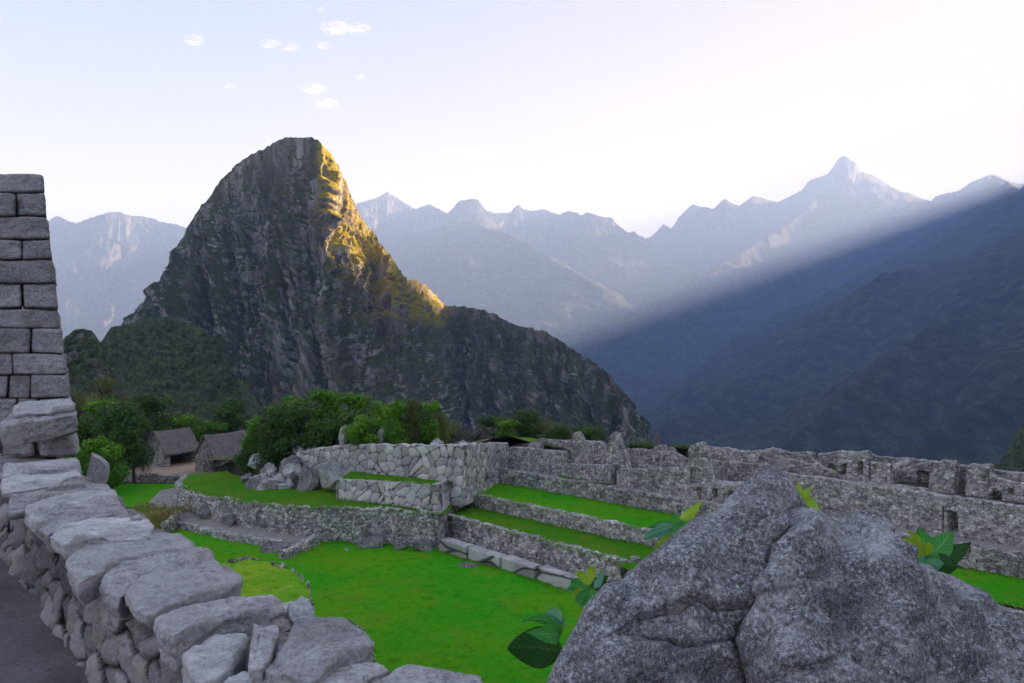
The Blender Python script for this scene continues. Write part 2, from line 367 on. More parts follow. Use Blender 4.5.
def horn_sunlit_grass(p):
    """dry golden grass with the sunlight on these shoulders painted into its colour"""
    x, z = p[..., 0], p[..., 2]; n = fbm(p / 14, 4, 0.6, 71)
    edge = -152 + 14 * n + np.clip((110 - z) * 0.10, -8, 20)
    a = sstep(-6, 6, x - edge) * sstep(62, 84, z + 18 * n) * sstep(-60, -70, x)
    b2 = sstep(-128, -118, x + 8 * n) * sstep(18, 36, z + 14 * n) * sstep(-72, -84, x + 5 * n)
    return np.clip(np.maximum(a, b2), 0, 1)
_cr = [P(*a) for a, b in HORN]; _ft = [P(*b) for a, b in HORN]; _bk = [np.array([P(*a)[0] * 1.1, a[2] + 170 + 0.25 * (HY - a[1]), -160.0]) for a, b in HORN]
loft_mountain("rock_mountain", _cr, _ft, _bk, 860, 330, horn_disp, M_CLIFF, 0.85, 50, horn_green, 3.2, horn_sunlit_grass)

def hump_disp(p, s, t, H):
    d = 7 * fbm(p / 32, 4, 0.5, 50) + 1.6 * (ridged(p / np.array([9., 9, 20]), 3, 0.6, 52) - 0.4) + 1.9 * np.abs(noise(p / 2.6, 54)) + 0.8 * fbm(p / 1.1, 2, 0.6, 55)
    return d
HUMP = [((80,382,330),(70,470,250)), ((100,345,335),(95,472,245)), ((112,327,335),(112,472,242)), ((130,322,335),(130,472,240)), ((150,318,335),(150,472,238)), ((172,318,335),(172,472,237)), ((190,322,333),(195,472,236)),
 ((205,330,330),(212,472,236)), ((216,345,325),(226,472,236)), ((226,362,318),(238,472,236)), ((236,385,310),(248,472,238)), ((244,410,300),(256,472,240)), ((250,440,290),(262,475,242))]
loft_mountain("forested_hill", [P(*a) for a, b in HUMP], [P(*b) for a, b in HUMP], [np.array([P(*a)[0], 440.0, -60.0]) for a, b in HUMP], 420, 260, hump_disp, M_FOREST, 0.6, 40, lambda p, s, t: np.full(s.shape, 0.45), 1.2)
KNOB = [((56,350,230),(50,470,190)), ((66,336,232),(62,472,188)), ((74,330,233),(72,472,187)), ((83,329,233),(82,472,186)), ((92,332,232),(92,472,186)), ((99,340,230),(101,472,186)), ((105,358,226),(109,472,187)), ((110,385,220),(116,472,188)), ((116,420,212),(122,474,190))]
loft_mountain("rocky_knoll", [P(*a) for a, b in KNOB], [P(*b) for a, b in KNOB], [np.array([P(*a)[0], 300.0, -60.0]) for a, b in KNOB], 220, 220, hump_disp, M_FOREST, 0.6, 30, lambda p, s, t: np.full(s.shape, 0.05), 0.8)
SPUR = [((985,480,330),(985,500,290)), ((1000,462,335),(998,500,290)), ((1008,448,338),(1006,500,290)), ((1016,432,342),(1014,500,290)), ((1026,418,345),(1024,500,290)), ((1060,390,350),(1060,500,290)), ((1120,350,355),(1120,500,290))]
loft_mountain("rocky_spur", [P(*a) for a, b in SPUR], [P(*b) for a, b in SPUR], [np.array([P(*a)[0] + 60, 430.0, -90.0]) for a, b in SPUR], 160, 140, hump_disp, M_FOREST, 0.7, 20, lambda p, s, t: np.full(s.shape, 0.2), 0.8)

# ------------------------------------------------------------------ haze: one closed box of even density round everything
def build_haze():
    m = bpy.data.materials.new("thin_air"); m.use_nodes = True; t = m.node_tree
    for nd in list(t.nodes):
        if nd.type == 'BSDF_PRINCIPLED': t.nodes.remove(nd)
    v = t.nodes.new("ShaderNodeVolumePrincipled"); v.inputs["Density"].default_value = HAZE_DENSITY
    v.inputs["Color"].default_value = (0.38, 0.555, 1.0, 1); v.inputs["Anisotropy"].default_value = 0.06
    t.links.new(v.outputs[0], t.nodes["Material Output"].inputs["Volume"])
    x0, x1, y0, y1, z0, z1 = -9000, 9600, -9600, 9700, -520, 1960
    vs = [(x, y, z) for z in (z0, z1) for y in (y0, y1) for x in (x0, x1)]
    o = mesh_from("haze", vs, [[0, 2, 3, 1], [4, 5, 7, 6], [0, 1, 5, 4], [2, 6, 7, 3], [0, 4, 6, 2], [1, 3, 7, 5]], m, smooth=False)
    o["kind"] = "stuff"
build_haze()

# ------------------------------------------------------------------ masonry, grass and soil materials
def mat_masonry(name, dark, light, warm, joint, fine=6.0, rub=0.0):
    t = NT(name); cid, edge = t.attr("cid"), t.attr("edge")
    base = t.mix(cid, dark, light)
    base = t.mix(t.ramp(t.math('FRACT', t.math('MULTIPLY', cid, 7.31)), [(0.55, 0.0), (1.0, 0.7)]), base, warm)
    n = t.noise(fine, 7, 0.7); n2 = t.noise(fine * 6, 4, 0.65); n3 = t.noise(0.35, 5, 0.6)
    base = t.mix(t.ramp(n, [(0.34, 0.6), (0.44, 0.0)]), base, tuple(0.4 * q for q in dark))
    base = t.mix(t.ramp(n2, [(0.55, 0.0), (0.68, 0.65)]), base, tuple(min(0.75, 1.4 * q) for q in light))
    base = t.mix(t.ramp(n3, [(0.40, 0.4), (0.52, 0.0)]), base, tuple(0.6 * q for q in dark))
    base = t.mix(t.ramp(edge, [(0.02, 1.0), (0.14, 0.0)]), base, joint)
    if rub:                                              # small rubble: every stone its own tone, open joints dark with soil
        vv = t.vec((1.0, 1.0, 1.45)); ve = t.n("ShaderNodeVectorMath", operation='ADD'); nz = t.n("ShaderNodeTexNoise"); nz.inputs["Scale"].default_value = 5.0
        t.l(t.obj(), nz.inputs["Vector"]); sc_ = t.n("ShaderNodeVectorMath", operation='SCALE'); sc_.inputs["Scale"].default_value = 0.07
        t.l(nz.outputs["Color"], sc_.inputs[0]); t.l(vv, ve.inputs[0]); t.l(sc_.outputs[0], ve.inputs[1]); vv = ve.outputs[0]
        col = t.voro(rub, 'F1', vv, "Color"); sp_ = t.n("ShaderNodeSeparateColor"); t.l(col, sp_.inputs[0])
        base = t.mix(1.0, base, t.ramp(sp_.outputs[0], [(0.0, 0.62), (0.5, 0.98), (1.0, 1.3)]), 'MULTIPLY')
        ed_ = t.voro(rub, 'DISTANCE_TO_EDGE', vv); base = t.mix(t.ramp(ed_, [(0.015, 0.7), (0.075, 0.0)]), base, joint); t.bump(t.ramp(ed_, [(0.0, 0.0), (0.1, 1.0)]), 0.6, 0.035)
    t.color(base); t.bump(n, 0.6, 0.05); t.bump(n2, 0.5, 0.012)
    return t.m
M_RUBBLE = mat_masonry("rubble_masonry", (0.22, 0.21, 0.212), (0.66, 0.64, 0.63), (0.54, 0.475, 0.415), (0.03, 0.028, 0.024), 6.0, 3.7)
M_RUIN = mat_masonry("ruin_masonry", (0.22, 0.207, 0.21), (0.62, 0.595, 0.59), (0.50, 0.44, 0.40), (0.025, 0.023, 0.021), 6.0, 5.0)
M_CUT = mat_masonry("rough_block", (0.26, 0.245, 0.25), (0.55, 0.53, 0.53), (0.44, 0.40, 0.37), (0.05, 0.047, 0.043), 5.0)
M_POLY = mat_masonry("pale_polygonal_masonry", (0.30, 0.29, 0.295), (0.68, 0.66, 0.65), (0.52, 0.47, 0.43), (0.04, 0.037, 0.033), 4.0)
M_DRY = mat_masonry("dark_drystone", (0.11, 0.105, 0.112), (0.42, 0.405, 0.415), (0.34, 0.29, 0.26), (0.015, 0.014, 0.014), 14.0)

def mat_grass(name, a, b, dry, scale=0.25):
    t = NT(name); n1 = t.noise(scale, 5, 0.6); n2 = t.noise(9.0, 5, 0.75); n3 = t.noise(40.0, 3, 0.7); n4 = t.noise(scale * 4, 5, 0.65)
    c = t.mix(t.ramp(n1, [(0.42, 0.0), (0.66, 1.0)]), a, b)
    c = t.mix(t.ramp(n4, [(0.54, 0.0), (0.72, 0.8)]), c, dry)
    c = t.mix(t.ramp(n2, [(0.3, 0.6), (0.55, 0.0)]), c, tuple(0.35 * q for q in a))
    c = t.mix(t.ramp(n3, [(0.5, 0.0), (0.75, 0.5)]), c, tuple(min(1, 1.5 * q) for q in b))
    n5 = t.noise(1.9, 6, 0.75); c = t.mix(t.ramp(n5, [(0.36, 0.55), (0.48, 0.0)]), c, tuple(0.45 * q for q in a)); c = t.mix(t.ramp(n5, [(0.55, 0.0), (0.7, 0.35)]), c, dry)
    t.color(c); t.bump(n2, 0.9, 0.10); t.bump(n3, 0.8, 0.03)
    t.b.inputs["Specular IOR Level"].default_value = 0.02
    return t.m
M_LAWN = mat_grass("lawn_grass", (0.04, 0.37, 0.010), (0.15, 0.37, 0.010), (0.20, 0.25, 0.025), 0.16)
M_TURF = mat_grass("terrace_grass", (0.06, 0.26, 0.010), (0.15, 0.26, 0.015), (0.18, 0.15, 0.045), 0.3)
M_MOSS = mat_grass("mossy_grass", (0.12, 0.46, 0.02), (0.36, 0.52, 0.03), (0.42, 0.42, 0.08), 0.35)
def mat_soil(name, a, b, scale=2.0, speck=0.0):
    t = NT(name); n = t.noise(scale, 7, 0.7); n2 = t.noise(scale * 14, 5, 0.7)
    c = t.ramp(n, [(0.3, a), (0.7, b)])
    c = t.mix(t.ramp(n2, [(0.55, 0.0), (0.7, 0.5)]), c, tuple(1.7 * q for q in b))
    c = t.mix(t.ramp(n2, [(0.3, 0.6), (0.45, 0.0)]), c, tuple(0.5 * q for q in a))
    t.color(c); t.bump(n, 0.5, 0.05); t.bump(n2, 0.7, 0.015); return t.m
M_SAND = mat_soil("sandy_yard", (0.30, 0.22, 0.15), (0.44, 0.34, 0.24), 0.7)
M_SOIL = mat_soil("dark_soil", (0.035, 0.032, 0.028), (0.09, 0.085, 0.07), 1.2)
M_PATH = mat_soil("gravel_path", (0.20, 0.18, 0.165), (0.36, 0.33, 0.30), 1.5)
M_GROUND = mat_soil("trodden_earth", (0.10, 0.092, 0.096), (0.20, 0.185, 0.188), 2.5)
M_BRUSH = mat_grass('dry_brush_ground', (0.10, 0.13, 0.04), (0.20, 0.18, 0.08), (0.30, 0.24, 0.15), 0.3)
M_DRYB = mat_soil("dry_bank_soil", (0.17, 0.14, 0.10), (0.30, 0.25, 0.18), 1.0)
M_SLOPE = mat_grass("scrub_slope", (0.035, 0.06, 0.014), (0.07, 0.09, 0.022), (0.13, 0.115, 0.05), 0.12)

def mat_stone(name, lo, mid, hi, scale, pale=0.5, calm=0.0):
    """weathered granite: mineral grain, dark crust, pale lichen spots"""
    t = NT(name)
    big = t.noise(scale * 0.35, 6, 0.6); n = t.noise(scale, 8, 0.72, dist=0.4); g = t.noise(scale * 9, 4, 0.75); g2 = t.noise(scale * 26, 3, 0.7)
    c = t.ramp(n, [(0.28, lo), (0.5, mid), (0.72, hi)])
    c = t.mix(t.ramp(g, [(0.38, 0.9), (0.48, 0.0)]), c, tuple(0.4 * q for q in lo))
    c = t.mix(t.ramp(g, [(0.53, 0.0), (0.62, 0.85)]), c, tuple(min(0.75, 1.25 * q) for q in hi))
    c = t.mix(t.ramp(big, [(0.38, 0.65), (0.52, 0.0)]), c, tuple(0.7 * q for q in lo)); c = t.mix(t.ramp(big, [(0.54, 0.0), (0.66, 0.5)]), c, hi)
    c = t.mix(t.ramp(t.math('ADD', t.voro(scale * 0.42), t.math('MULTIPLY', t.noise(scale * 2.5, 5, 0.7), 0.35)), [(0.25, 0.8 * pale), (0.33, 0.0)]), c, tuple(0.85 * q for q in hi))
    c = t.mix(t.ramp(g2, [(0.57, 0.0), (0.66, 0.7)]), c, tuple(min(0.8, 1.4 * q) for q in hi))
    sp = t.math('ADD', t.voro(scale * 1.1), t.math('MULTIPLY', t.noise(scale * 5, 4, 0.7), 0.25))
    c = t.mix(t.ramp(sp, [(0.20, pale), (0.27, 0.0)]), c, (0.42, 0.42, 0.44))
    if calm:
        oi = t.n("ShaderNodeObjectInfo"); c = t.mix(calm, c, t.ramp(t.noise(1.0, 8, 0.75, vec=t.vec((7, 9, 26)), dist=0.8), [(0.34, lo), (0.47, mid), (0.62, hi)]))
        c = t.mix(1.0, c, t.ramp(oi.outputs["Random"], [(0.0, 0.78), (1.0, 1.12)]), 'MULTIPLY')
    t.color(c); t.bump(n, 0.7, 0.05 / max(scale, 0.1) * 3); t.bump(g, 0.7, 0.012 * 6 / max(scale, 0.1)); t.bump(g2, 0.5, 0.003)
    return t.m
M_BOULDER = mat_stone("speckled_granite", (0.062, 0.062, 0.074), (0.20, 0.20, 0.222), (0.57, 0.57, 0.60), 7.0, 0.9, 0.14)
M_CAP = mat_stone("pale_granite_cap", (0.24, 0.235, 0.245), (0.46, 0.45, 0.465), (0.66, 0.65, 0.665), 5.0, 0.35, 0.65)
M_CAPD = mat_stone("grey_granite_cap", (0.19, 0.185, 0.195), (0.41, 0.40, 0.415), (0.62, 0.61, 0.625), 5.0, 0.5, 0.5)
M_BLOCK = mat_stone("cut_granite_block", (0.15, 0.147, 0.155), (0.27, 0.265, 0.275), (0.42, 0.41, 0.42), 6.0, 0.6, 0.35)
M_ROCK = mat_stone("outcrop_rock", (0.17, 0.165, 0.17), (0.38, 0.37, 0.375), (0.60, 0.585, 0.59), 1.2, 0.4)
M_DROCK = mat_stone("dark_outcrop_rock", (0.07, 0.067, 0.07), (0.18, 0.175, 0.18), (0.36, 0.35, 0.355), 1.2, 0.3)

# ------------------------------------------------------------------ rubble wall builder
R2 = math.sqrt(0.5)
def sv(s, v): return np.array([R2 * (s + v), R2 * (v - s)])
def rubble(name, label, path, zb, zt, thick=0.7, stone=0.32, aspect=1.35, mat=None, seed=0, openings=(), res=0.1, relief=0.06,
           ragged=0.1, batter=0.07, parent=None, cat="stone wall", group=None, side=1, jitter=0.85, part=None):
    """one masonry wall as ONE mesh: both faces, ends and top follow individual stones (Voronoi cells pushed out of the face).
    path: plan polyline of the front foot; zb, zt: heights per path vertex (or numbers); openings: (s0, s1, z0, z1, depth)"""
    pa = np.asarray(path, float); seg = np.r_[0, np.cumsum(np.linalg.norm(np.diff(pa, axis=0), axis=1))]; L = seg[-1]
    n = max(6, int(L / res) + 1); s = np.linspace(0, L, n)
    xy = np.stack([np.interp(s, seg, pa[:, 0]), np.interp(s, seg, pa[:, 1])], 1)
    zb = np.interp(s, seg, np.broadcast_to(zb, len(pa))) if not callable(zb) else zb(s)
    zt = np.interp(s, seg, np.broadcast_to(zt, len(pa))) if not callable(zt) else zt(s)
    tg = np.gradient(xy, axis=0); tg /= np.linalg.norm(tg, axis=1, keepdims=True) + 1e-9
    nrm = np.stack([tg[:, 1], -tg[:, 0]], 1) * side
    ne = max(3, int(thick / res) + 1)
    # perimeter: front, end, back, start
    back = xy - nrm * thick
    e1 = [xy[-1] * (1 - q) + back[-1] * q for q in np.linspace(0, 1, ne)[1:-1]]
    e0 = [back[0] * (1 - q) + xy[0] * q for q in np.linspace(0, 1, ne)[1:-1]]
    per = np.concatenate([xy, np.array(e1).reshape(-1, 2), back[::-1], np.array(e0).reshape(-1, 2)])
    pn = np.concatenate([nrm, np.tile(tg[-1], (len(e1), 1)), -nrm[::-1], np.tile(-tg[0], (len(e0), 1))])
    ps = np.r_[0, np.cumsum(np.linalg.norm(np.diff(per, axis=0), axis=1))]
    pzb = np.concatenate([zb, np.full(len(e1), zb[-1]), zb[::-1], np.full(len(e0), zb[0])])
    pzt = np.concatenate([zt, np.full(len(e1), zt[-1]), zt[::-1], np.full(len(e0), zt[0])])
    H = float(np.max(zt - zb)); nz = max(4, int(H / res) + 1)
    t = np.linspace(0, 1, nz)[:, None]
    # ragged top: every top stone keeps its own height
    sidx = np.concatenate([s, np.full(len(e1), L), s[::-1], np.zeros(len(e0))])
    rg = np.floor(sidx / (stone * aspect) + 0.35 * noise(np.stack([sidx / stone, 0 * sidx, 0 * sidx + seed], 1), seed))
    jag = ragged * (_r(rg, rg * 0, rg * 0 + seed, 5) - 0.5) * 2 + 0.4 * ragged * noise(np.stack([sidx / (stone * 0.4), 0 * sidx, 0 * sidx], 1), seed + 2)
    Z = pzb[None] + t * (pzt + jag - pzb)[None]
    SS = np.broadcast_to(ps[None], Z.shape)
    wob = (0.4 if stone > 0.5 else 0.22) * noise(np.stack([SS / (stone * 1.7), Z / (stone * 1.7), 0 * SS + seed], -1), seed + 4)
    d1, ed, cid = voronoi2(SS / (stone * aspect) + wob, Z / stone + wob + 31.7, seed, jitter)
    out = relief * np.clip(ed / 0.45, 0, 1) ** 0.5 + relief * 0.7 * (cid - 0.5) + relief * 0.5 * fbm(np.stack([SS, Z, 0 * SS], -1) / (stone * 0.45), 3, 0.6, seed + 6)
    out = out - batter * (Z - pzb[None])
    for (a, b, z0, z1, dep) in openings:
        tz = np.clip((Z - z0) / (z1 - z0), 0, 1); ins = 0.07 * (b - a) * tz
        m = (SS >= a + ins) & (SS <= b - ins) & (Z >= z0) & (Z <= z1) & (np.arange(len(per))[None] < n)
        out = np.where(m, -dep, out); ed = np.where(m, 0.3, ed)
    X = per[None, :, 0] + pn[None, :, 0] * out; Y = per[None, :, 1] + pn[None, :, 1] * out
    m = len(per)
    v = [np.stack([X, Y, Z], -1).reshape(-1, 3)]; f = [grid_faces(nz, m, wrap=True)]
    A = [np.stack([ed, cid], -1).reshape(-1, 2)]
    # top
    top0 = (nz - 1) * m; k = 4
    fi = top0 + np.arange(n); bi = top0 + (n + len(e1) + n - 1 - np.arange(n))
    tv = v[0]; off = len(tv); q = np.linspace(0, 1, k + 2)[1:-1]
    ring = tv[fi][None] * (1 - q)[:, None, None] + tv[bi][None] * q[:, None, None]
    ring[..., 2] += ragged * 0.9 * noise(ring / (stone * 0.7), seed + 8) + 0.03
    v.append(ring.reshape(-1, 3)); dd1, ded, dcid = voronoi2(ring[..., 0] / stone, ring[..., 1] / stone, seed + 3, jitter)
    A.append(np.stack([ded + 0.06, dcid], -1).reshape(-1, 2))
    rows = [fi] + [off + r * n + np.arange(n) for r in range(k)] + [bi]
    for a, b in zip(rows[:-1], rows[1:]): f.append(np.stack([a[:-1], a[1:], b[1:], b[:-1]], 1))
    cap0 = np.r_[[r[0] for r in rows]]; cap1 = np.r_[[r[-1] for r in rows]]
    V = np.concatenate(v); FF = np.concatenate(f)
    if side < 0: FF = FF[:, ::-1].copy()
    AA = np.concatenate(A)
    o = mesh_from(part or name, V, FF, mat or M_RUBBLE, attrs={"edge": AA[:, 0], "cid": AA[:, 1]}, parent=parent)
    if parent is None: tag(o, label, cat, group)
    return o
def px_on_v(px, v):
    dx = (px - CX) / F; d = v / R2 / (1 + dx) ; return np.array([dx * d, d]), d
def wall_v(name, label, v, tops, zb, openings=(), **kw):
    """wall standing on the line v = const; tops = pixel profile [(px, ytop)], openings in pixels (px0, px1, y0, y1, depth)"""
    pts, zt = [], []
    for px, py in tops:
        p, d = px_on_v(px, v); pts.append(p); zt.append(d * (HY - py) / F)
    pts = np.array(pts); sg = np.r_[0, np.cumsum(np.linalg.norm(np.diff(pts, axis=0), axis=1))]
    ops = []
    for a, b, y0, y1, dep in openings:
        pa, da = px_on_v(a, v); pb, db = px_on_v(b, v)
        ops.append((float(np.linalg.norm(pa - pts[0])), float(np.linalg.norm(pb - pts[0])), da * (HY - y1) / F, da * (HY - y0) / F, dep))
    kw.setdefault("mat", M_RUIN); kw.setdefault("stone", 0.185); kw.setdefault("res", 0.065); kw.setdefault("relief", 0.028); kw.setdefault("ragged", 0.03); kw.setdefault("aspect", 1.6); kw.setdefault("jitter", 0.62)
    return rubble(name, label, pts, zb, zt, openings=ops, **kw)
def strip(name, A, B, zA, zB, mat, n=80, m=24, bump=0.05, kind="structure", scale=1.5, seed=0):
    """ground sheet between two plan polylines"""
    a, b = resample(A, n), resample(B, n)
    za = np.interp(np.linspace(0, 1, n), np.linspace(0, 1, np.size(zA)), np.atleast_1d(zA)); zb = np.interp(np.linspace(0, 1, n), np.linspace(0, 1, np.size(zB)), np.atleast_1d(zB))
    t = np.linspace(0, 1, m)[:, None]
    X = a[None, :, 0] * (1 - t) + b[None, :, 0] * t; Y = a[None, :, 1] * (1 - t) + b[None, :, 1] * t; Z = za[None] * (1 - t) + zb[None] * t
    v = np.stack([X, Y, Z], -1); v[..., 2] += bump * fbm(v * np.array([1, 1, 0]) / scale, 4, 0.55, seed)
    o = mesh_from(name, v.reshape(-1, 3), grid_faces(m, n), mat)
    o.data.update()
    # face upward
    if o.data.polygons[0].normal.z < 0: o.data.flip_normals()
    return struct(o)

# ------------------------------------------------------------------ ground, lawn, terraces
def build_ground():
    """the spur the ruins stand on: level under the site, falling into the gorge all round"""
    rad = np.concatenate([np.linspace(0.5, 110, 150), 110 * (9200 / 110) ** np.linspace(0, 1, 90)[1:]]); ang = np.radians(np.linspace(0, 360, 241))
    Rr, A = np.meshgrid(rad, ang, indexing='ij'); x, y = Rr * np.sin(A), Rr * np.cos(A)
    p = np.stack([x, y, 0 * x], -1)
    z = -13.35 + 0.25 * fbm(p / 9, 3, 0.5, 3)
    bank = -2.3 - 0.62 * (y - 2.2 + 0.95 * (x + 0.4)); bank = np.where(x < -6, -2.3 - 0.62 * (y - 9.0), bank)
    z = np.where((y < 40) & (bank > z), np.minimum(bank, -2.0), z)
    dx = np.maximum(0, np.maximum(x - 52, -58 - x)); dy = np.maximum(0, np.maximum(y - 92, -40 - y)); d = np.hypot(dx, dy)
    z = z - np.minimum(0.62 * d, 320 - 13) + np.minimum(d * 0.08, 8) * fbm(p / 25, 4, 0.5, 9)
    z = np.maximum(z, -372)
    o = mesh_from("ground", np.stack([x, y, z], -1).reshape(-1, 3), grid_faces(len(rad), len(ang)), M_SLOPE)
    if o.data.polygons[100].normal.z < 0: o.data.flip_normals()
    struct(o)
build_ground()
Z0, ZA, ZB, ZC = -13.0, -11.44, -10.6, -9.57      # lawn, first tread, second tread, ruin path
strip("lawn", [(-48, 17), (30, 17)], [(-48, 72), (30, 72)], Z0, Z0, M_LAWN, 260, 200, 0.10, scale=2.5)
TS = np.linspace(-39.2, -24.0, 12)
T1v = lambda s: 32.75 - 0.03 * (s + 39.2)
strip("terrace_grass", [sv(s, T1v(s) + 0.3) for s in (-40.2, -24.0)], [sv(s, 36.4) for s in (-41.4, -24.0)], ZA, ZA, M_TURF, 120, 26, 0.08, seed=2)
strip("terrace_grass", [sv(s, 31.9) for s in (-24.0, 14.0)], [sv(s, 36.4) for s in (-24.0, 14.0)], [ZA, -12.8, -13.1, -13.15, -13.15, -13.15, -13.15], [ZA, ZA], M_TURF, 60, 26, 0.08, seed=3)
strip("terrace_grass", [sv(s, 36.3) for s in (-43.2, 14)], [sv(s, 41.4) for s in (-43.2, 14)], ZB, ZB, M_LAWN, 200, 30, 0.08, seed=4)
strip("ruin_path", [sv(s, 41.3) for s in (-45, 16)], [sv(s, 51) for s in (-46, 16)], ZC, ZC, M_PATH, 200, 40, 0.05, seed=5)
strip("grass_verge", [sv(s, 41.7) for s in (-37.0, -32.2)], [sv(s, 42.25) for s in (-37.0, -32.2)], ZC + 0.07, ZC + 0.10, M_TURF, 60, 8, 0.06, seed=6)
strip("soil_strip", [sv(s, 31.2) for s in (-39.8, -26)], [sv(s, 33.0) for s in (-39.8, -26)], Z0 + 0.10, Z0 + 0.16, M_SOIL, 80, 14, 0.06, seed=7)
strip("upper_platform", [sv(s, 43.4) for s in (-17, 16)], [sv(s, 53) for s in (-17, 16)], -7.66, -7.66, M_SOIL, 120, 24, 0.05, seed=8)

L1 = [(-30.2, 67.5), (-28.6, 62.5), (-26.2, 58.3), (-23.6, 55.6), (-19.5, 52.6), (-16.2, 50.9), (-13.6, 50.2), (-11.0, 50.3), (-10.6, 49.6), (-8.2, 49.8), (-7.7, 49.1), (-6.0, 49.0), (-4.7, 48.7), (-4.2, 51.2)]
rubble("retaining_wall", "long curving grey retaining wall above the gravel path and lawn", L1, -13.1, [-11.4, -11.25, -11.1, -10.95, -10.85, -10.8, -10.75, -10.75, -10.75, -10.75, -10.75, -10.75, -10.8, -10.8], 0.8, 0.27, 1.3, M_RUBBLE, 1, res=0.075, relief=0.08, ragged=0.10, batter=0.10, cat="retaining wall")
strip("terrace_grass", [(p[0] + 0.25, p[1] + 0.35) for p in L1[:13]], [(-26.5, 69), (-24, 65), (-21, 62), (-18, 60), (-14, 57.5), (-10, 56), (-4.0, 52.2)], [-11.45, -11.2, -10.95, -10.86, -10.86], [-11.3, -11.0, -10.8, -10.8, -10.8], M_TURF, 120, 30, 0.12, seed=9)
PTH_A = [(-31.6, 66.5), (-30.2, 61.5), (-27.8, 57.4), (-25.0, 54.3), (-20.6, 51.3), (-17.0, 49.3), (-14.2, 48.9), (-13.0, 49.6)]
strip("gravel_path", PTH_A, [(p[0] - 0.1, p[1] + 0.1) for p in L1[:7]], [-12.62] * 6 + [-12.8], [-12.5] * 6 + [-12.7], M_PATH, 120, 12, 0.05, seed=10)
rubble("kerb_wall", "low dark wall holding up the curved gravel path", PTH_A[2:7], -13.1, [-12.6, -12.56, -12.55, -12.6, -12.8], 0.4, 0.3, 1.3, M_RUBBLE, 4, relief=0.07, ragged=0.05)
rubble("low_wall", "short straight low wall slanting out onto the lawn at the path's end", [(-14.0, 45.9), (-13.4, 47.6), (-12.9, 49.6)], -13.1, [-12.55, -12.45, -12.4], 0.5, 0.3, 1.4, M_RUBBLE, 5, relief=0.06)

M2 = [(-12.9, 53.9), (-9.0, 51.7), (-4.95, 49.75), (-4.2, 52.0), (-3.2, 55.0)]
rubble("terrace_wall", "pale lower polygonal wall of big fitted blocks under the grass ledge", M2, -11.9, [-9.45, -9.25, -9.15, -9.15, -9.2], 0.9, 0.62, 1.15, M_POLY, 6, res=0.09, relief=0.09, ragged=0.05, batter=0.12, cat="terrace wall")
strip("grass_ledge", [(-12.7, 54.3), (-9.0, 52.2), (-5.1, 50.3), (-3.5, 55)], [(-12.2, 56.2), (-8.0, 54.2), (-3.6, 52.0), (-2.3, 55.5)], [-9.5, -9.3, -9.2, -9.25], -9.2, M_TURF, 80, 12, 0.10, seed=11)
M1 = [(-17.6, 60.5), (-14.0, 57.6), (-10.8, 55.5), (-7.0, 53.3), (-3.45, 51.5), (-2.6, 54.5), (-1.5, 58.0), (-0.2, 61.5)]
rubble("terrace_wall", "tall pale polygonal wall of large fitted stones below the bushes", M1, [-11.2, -11.2, -10.9, -10.9, -10.9, -11.0, -11.0, -11.0], [-8.4, -7.5, -7.1, -6.85, -6.7, -6.9, -7.3, -7.8], 0.9, 0.66, 1.1, M_POLY, 7, res=0.09, relief=0.09, ragged=0.07, batter=0.04, cat="terrace wall")
strip("plateau", [(-18, 61.2), (-14, 58.4), (-10.6, 56.2), (-7, 54.0), (-3.8, 52.2), (-2.3, 56), (-0.6, 62), (12, 60)], [(-34, 76), (-26, 77), (-18, 77), (-10, 77), (-3, 77), (4, 77), (10, 76), (18, 70)], [-8.7, -7.4, -6.95, -6.9, -7.2, -8.2, -9.0], [-11.5, -10.6, -10.0, -9.8, -10.6, -12.0], M_BRUSH, 140, 60, 0.35, scale=4, seed=12)
strip("grass_bank", [(0.3, 62.5), (6.5, 60.5)], [(-1.5, 75), (5.5, 75)], [-8.0, -8.6], [-8.75, -9.3], M_TURF, 40, 30, 0.25, seed=13)

rubble("terrace_wall", "lowest rubble terrace wall behind the row of long stone blocks", [sv(s, T1v(s)) for s in (-39.3, -36, -32, -28, -24.0)] + [sv(-23.4, 33.4)], -13.1, ZA + 0.04, 0.8, 0.26, 1.35, M_RUBBLE, 8, res=0.075, relief=0.065, ragged=0.07, batter=0.10, cat="terrace wall", side=1)
rubble("terrace_wall", "middle rubble terrace wall between two strips of bright grass", [sv(s, 36.1) for s in (-41.4, -30, -18, -9, -7, 14)], ZA - 0.9, [ZB + 0.03] * 4 + [ZB - 0.12] * 2, 0.8, 0.26, 1.35, M_RUBBLE, 9, res=0.075, relief=0.06, ragged=0.06, batter=0.08, cat="terrace wall", side=1)
rubble("terrace_wall", "upper long retaining wall carrying the path in front of the ruins", [sv(s, 41.1) for s in (-43.6, -30, -10, 15)], ZB - 0.2, ZC + 0.03, 0.7, 0.30, 1.3, M_RUIN, 10, relief=0.055, res=0.075, ragged=0.05, batter=0.07, cat="terrace wall", side=1)

_blk = [(-37.25, -34.55, "first long rough stone block in the lawn row, nearest the corner of the walls"), (-34.4, -31.6, "second long rough stone block in the lawn row, beside the bluish boulder"), (-31.45, -28.75, "third long rough stone block in the row along the lawn"), (-28.6, -25.8, "last and largest long stone block in the lawn row, nearest the leafy plant")]
for i, (a, b, lb) in enumerate(_blk):
    rubble("stone_block", lb, [sv(a, 30.62), sv(b, 30.5)], -13.1, [-12.25 - 0.02 * i, -12.28 - 0.03 * i], 0.75, 1.5, 2.4, M_CUT, 20 + i, res=0.07, relief=0.045, ragged=0.04, batter=0.03, cat="stone block", group="long stone blocks edging the lawn")

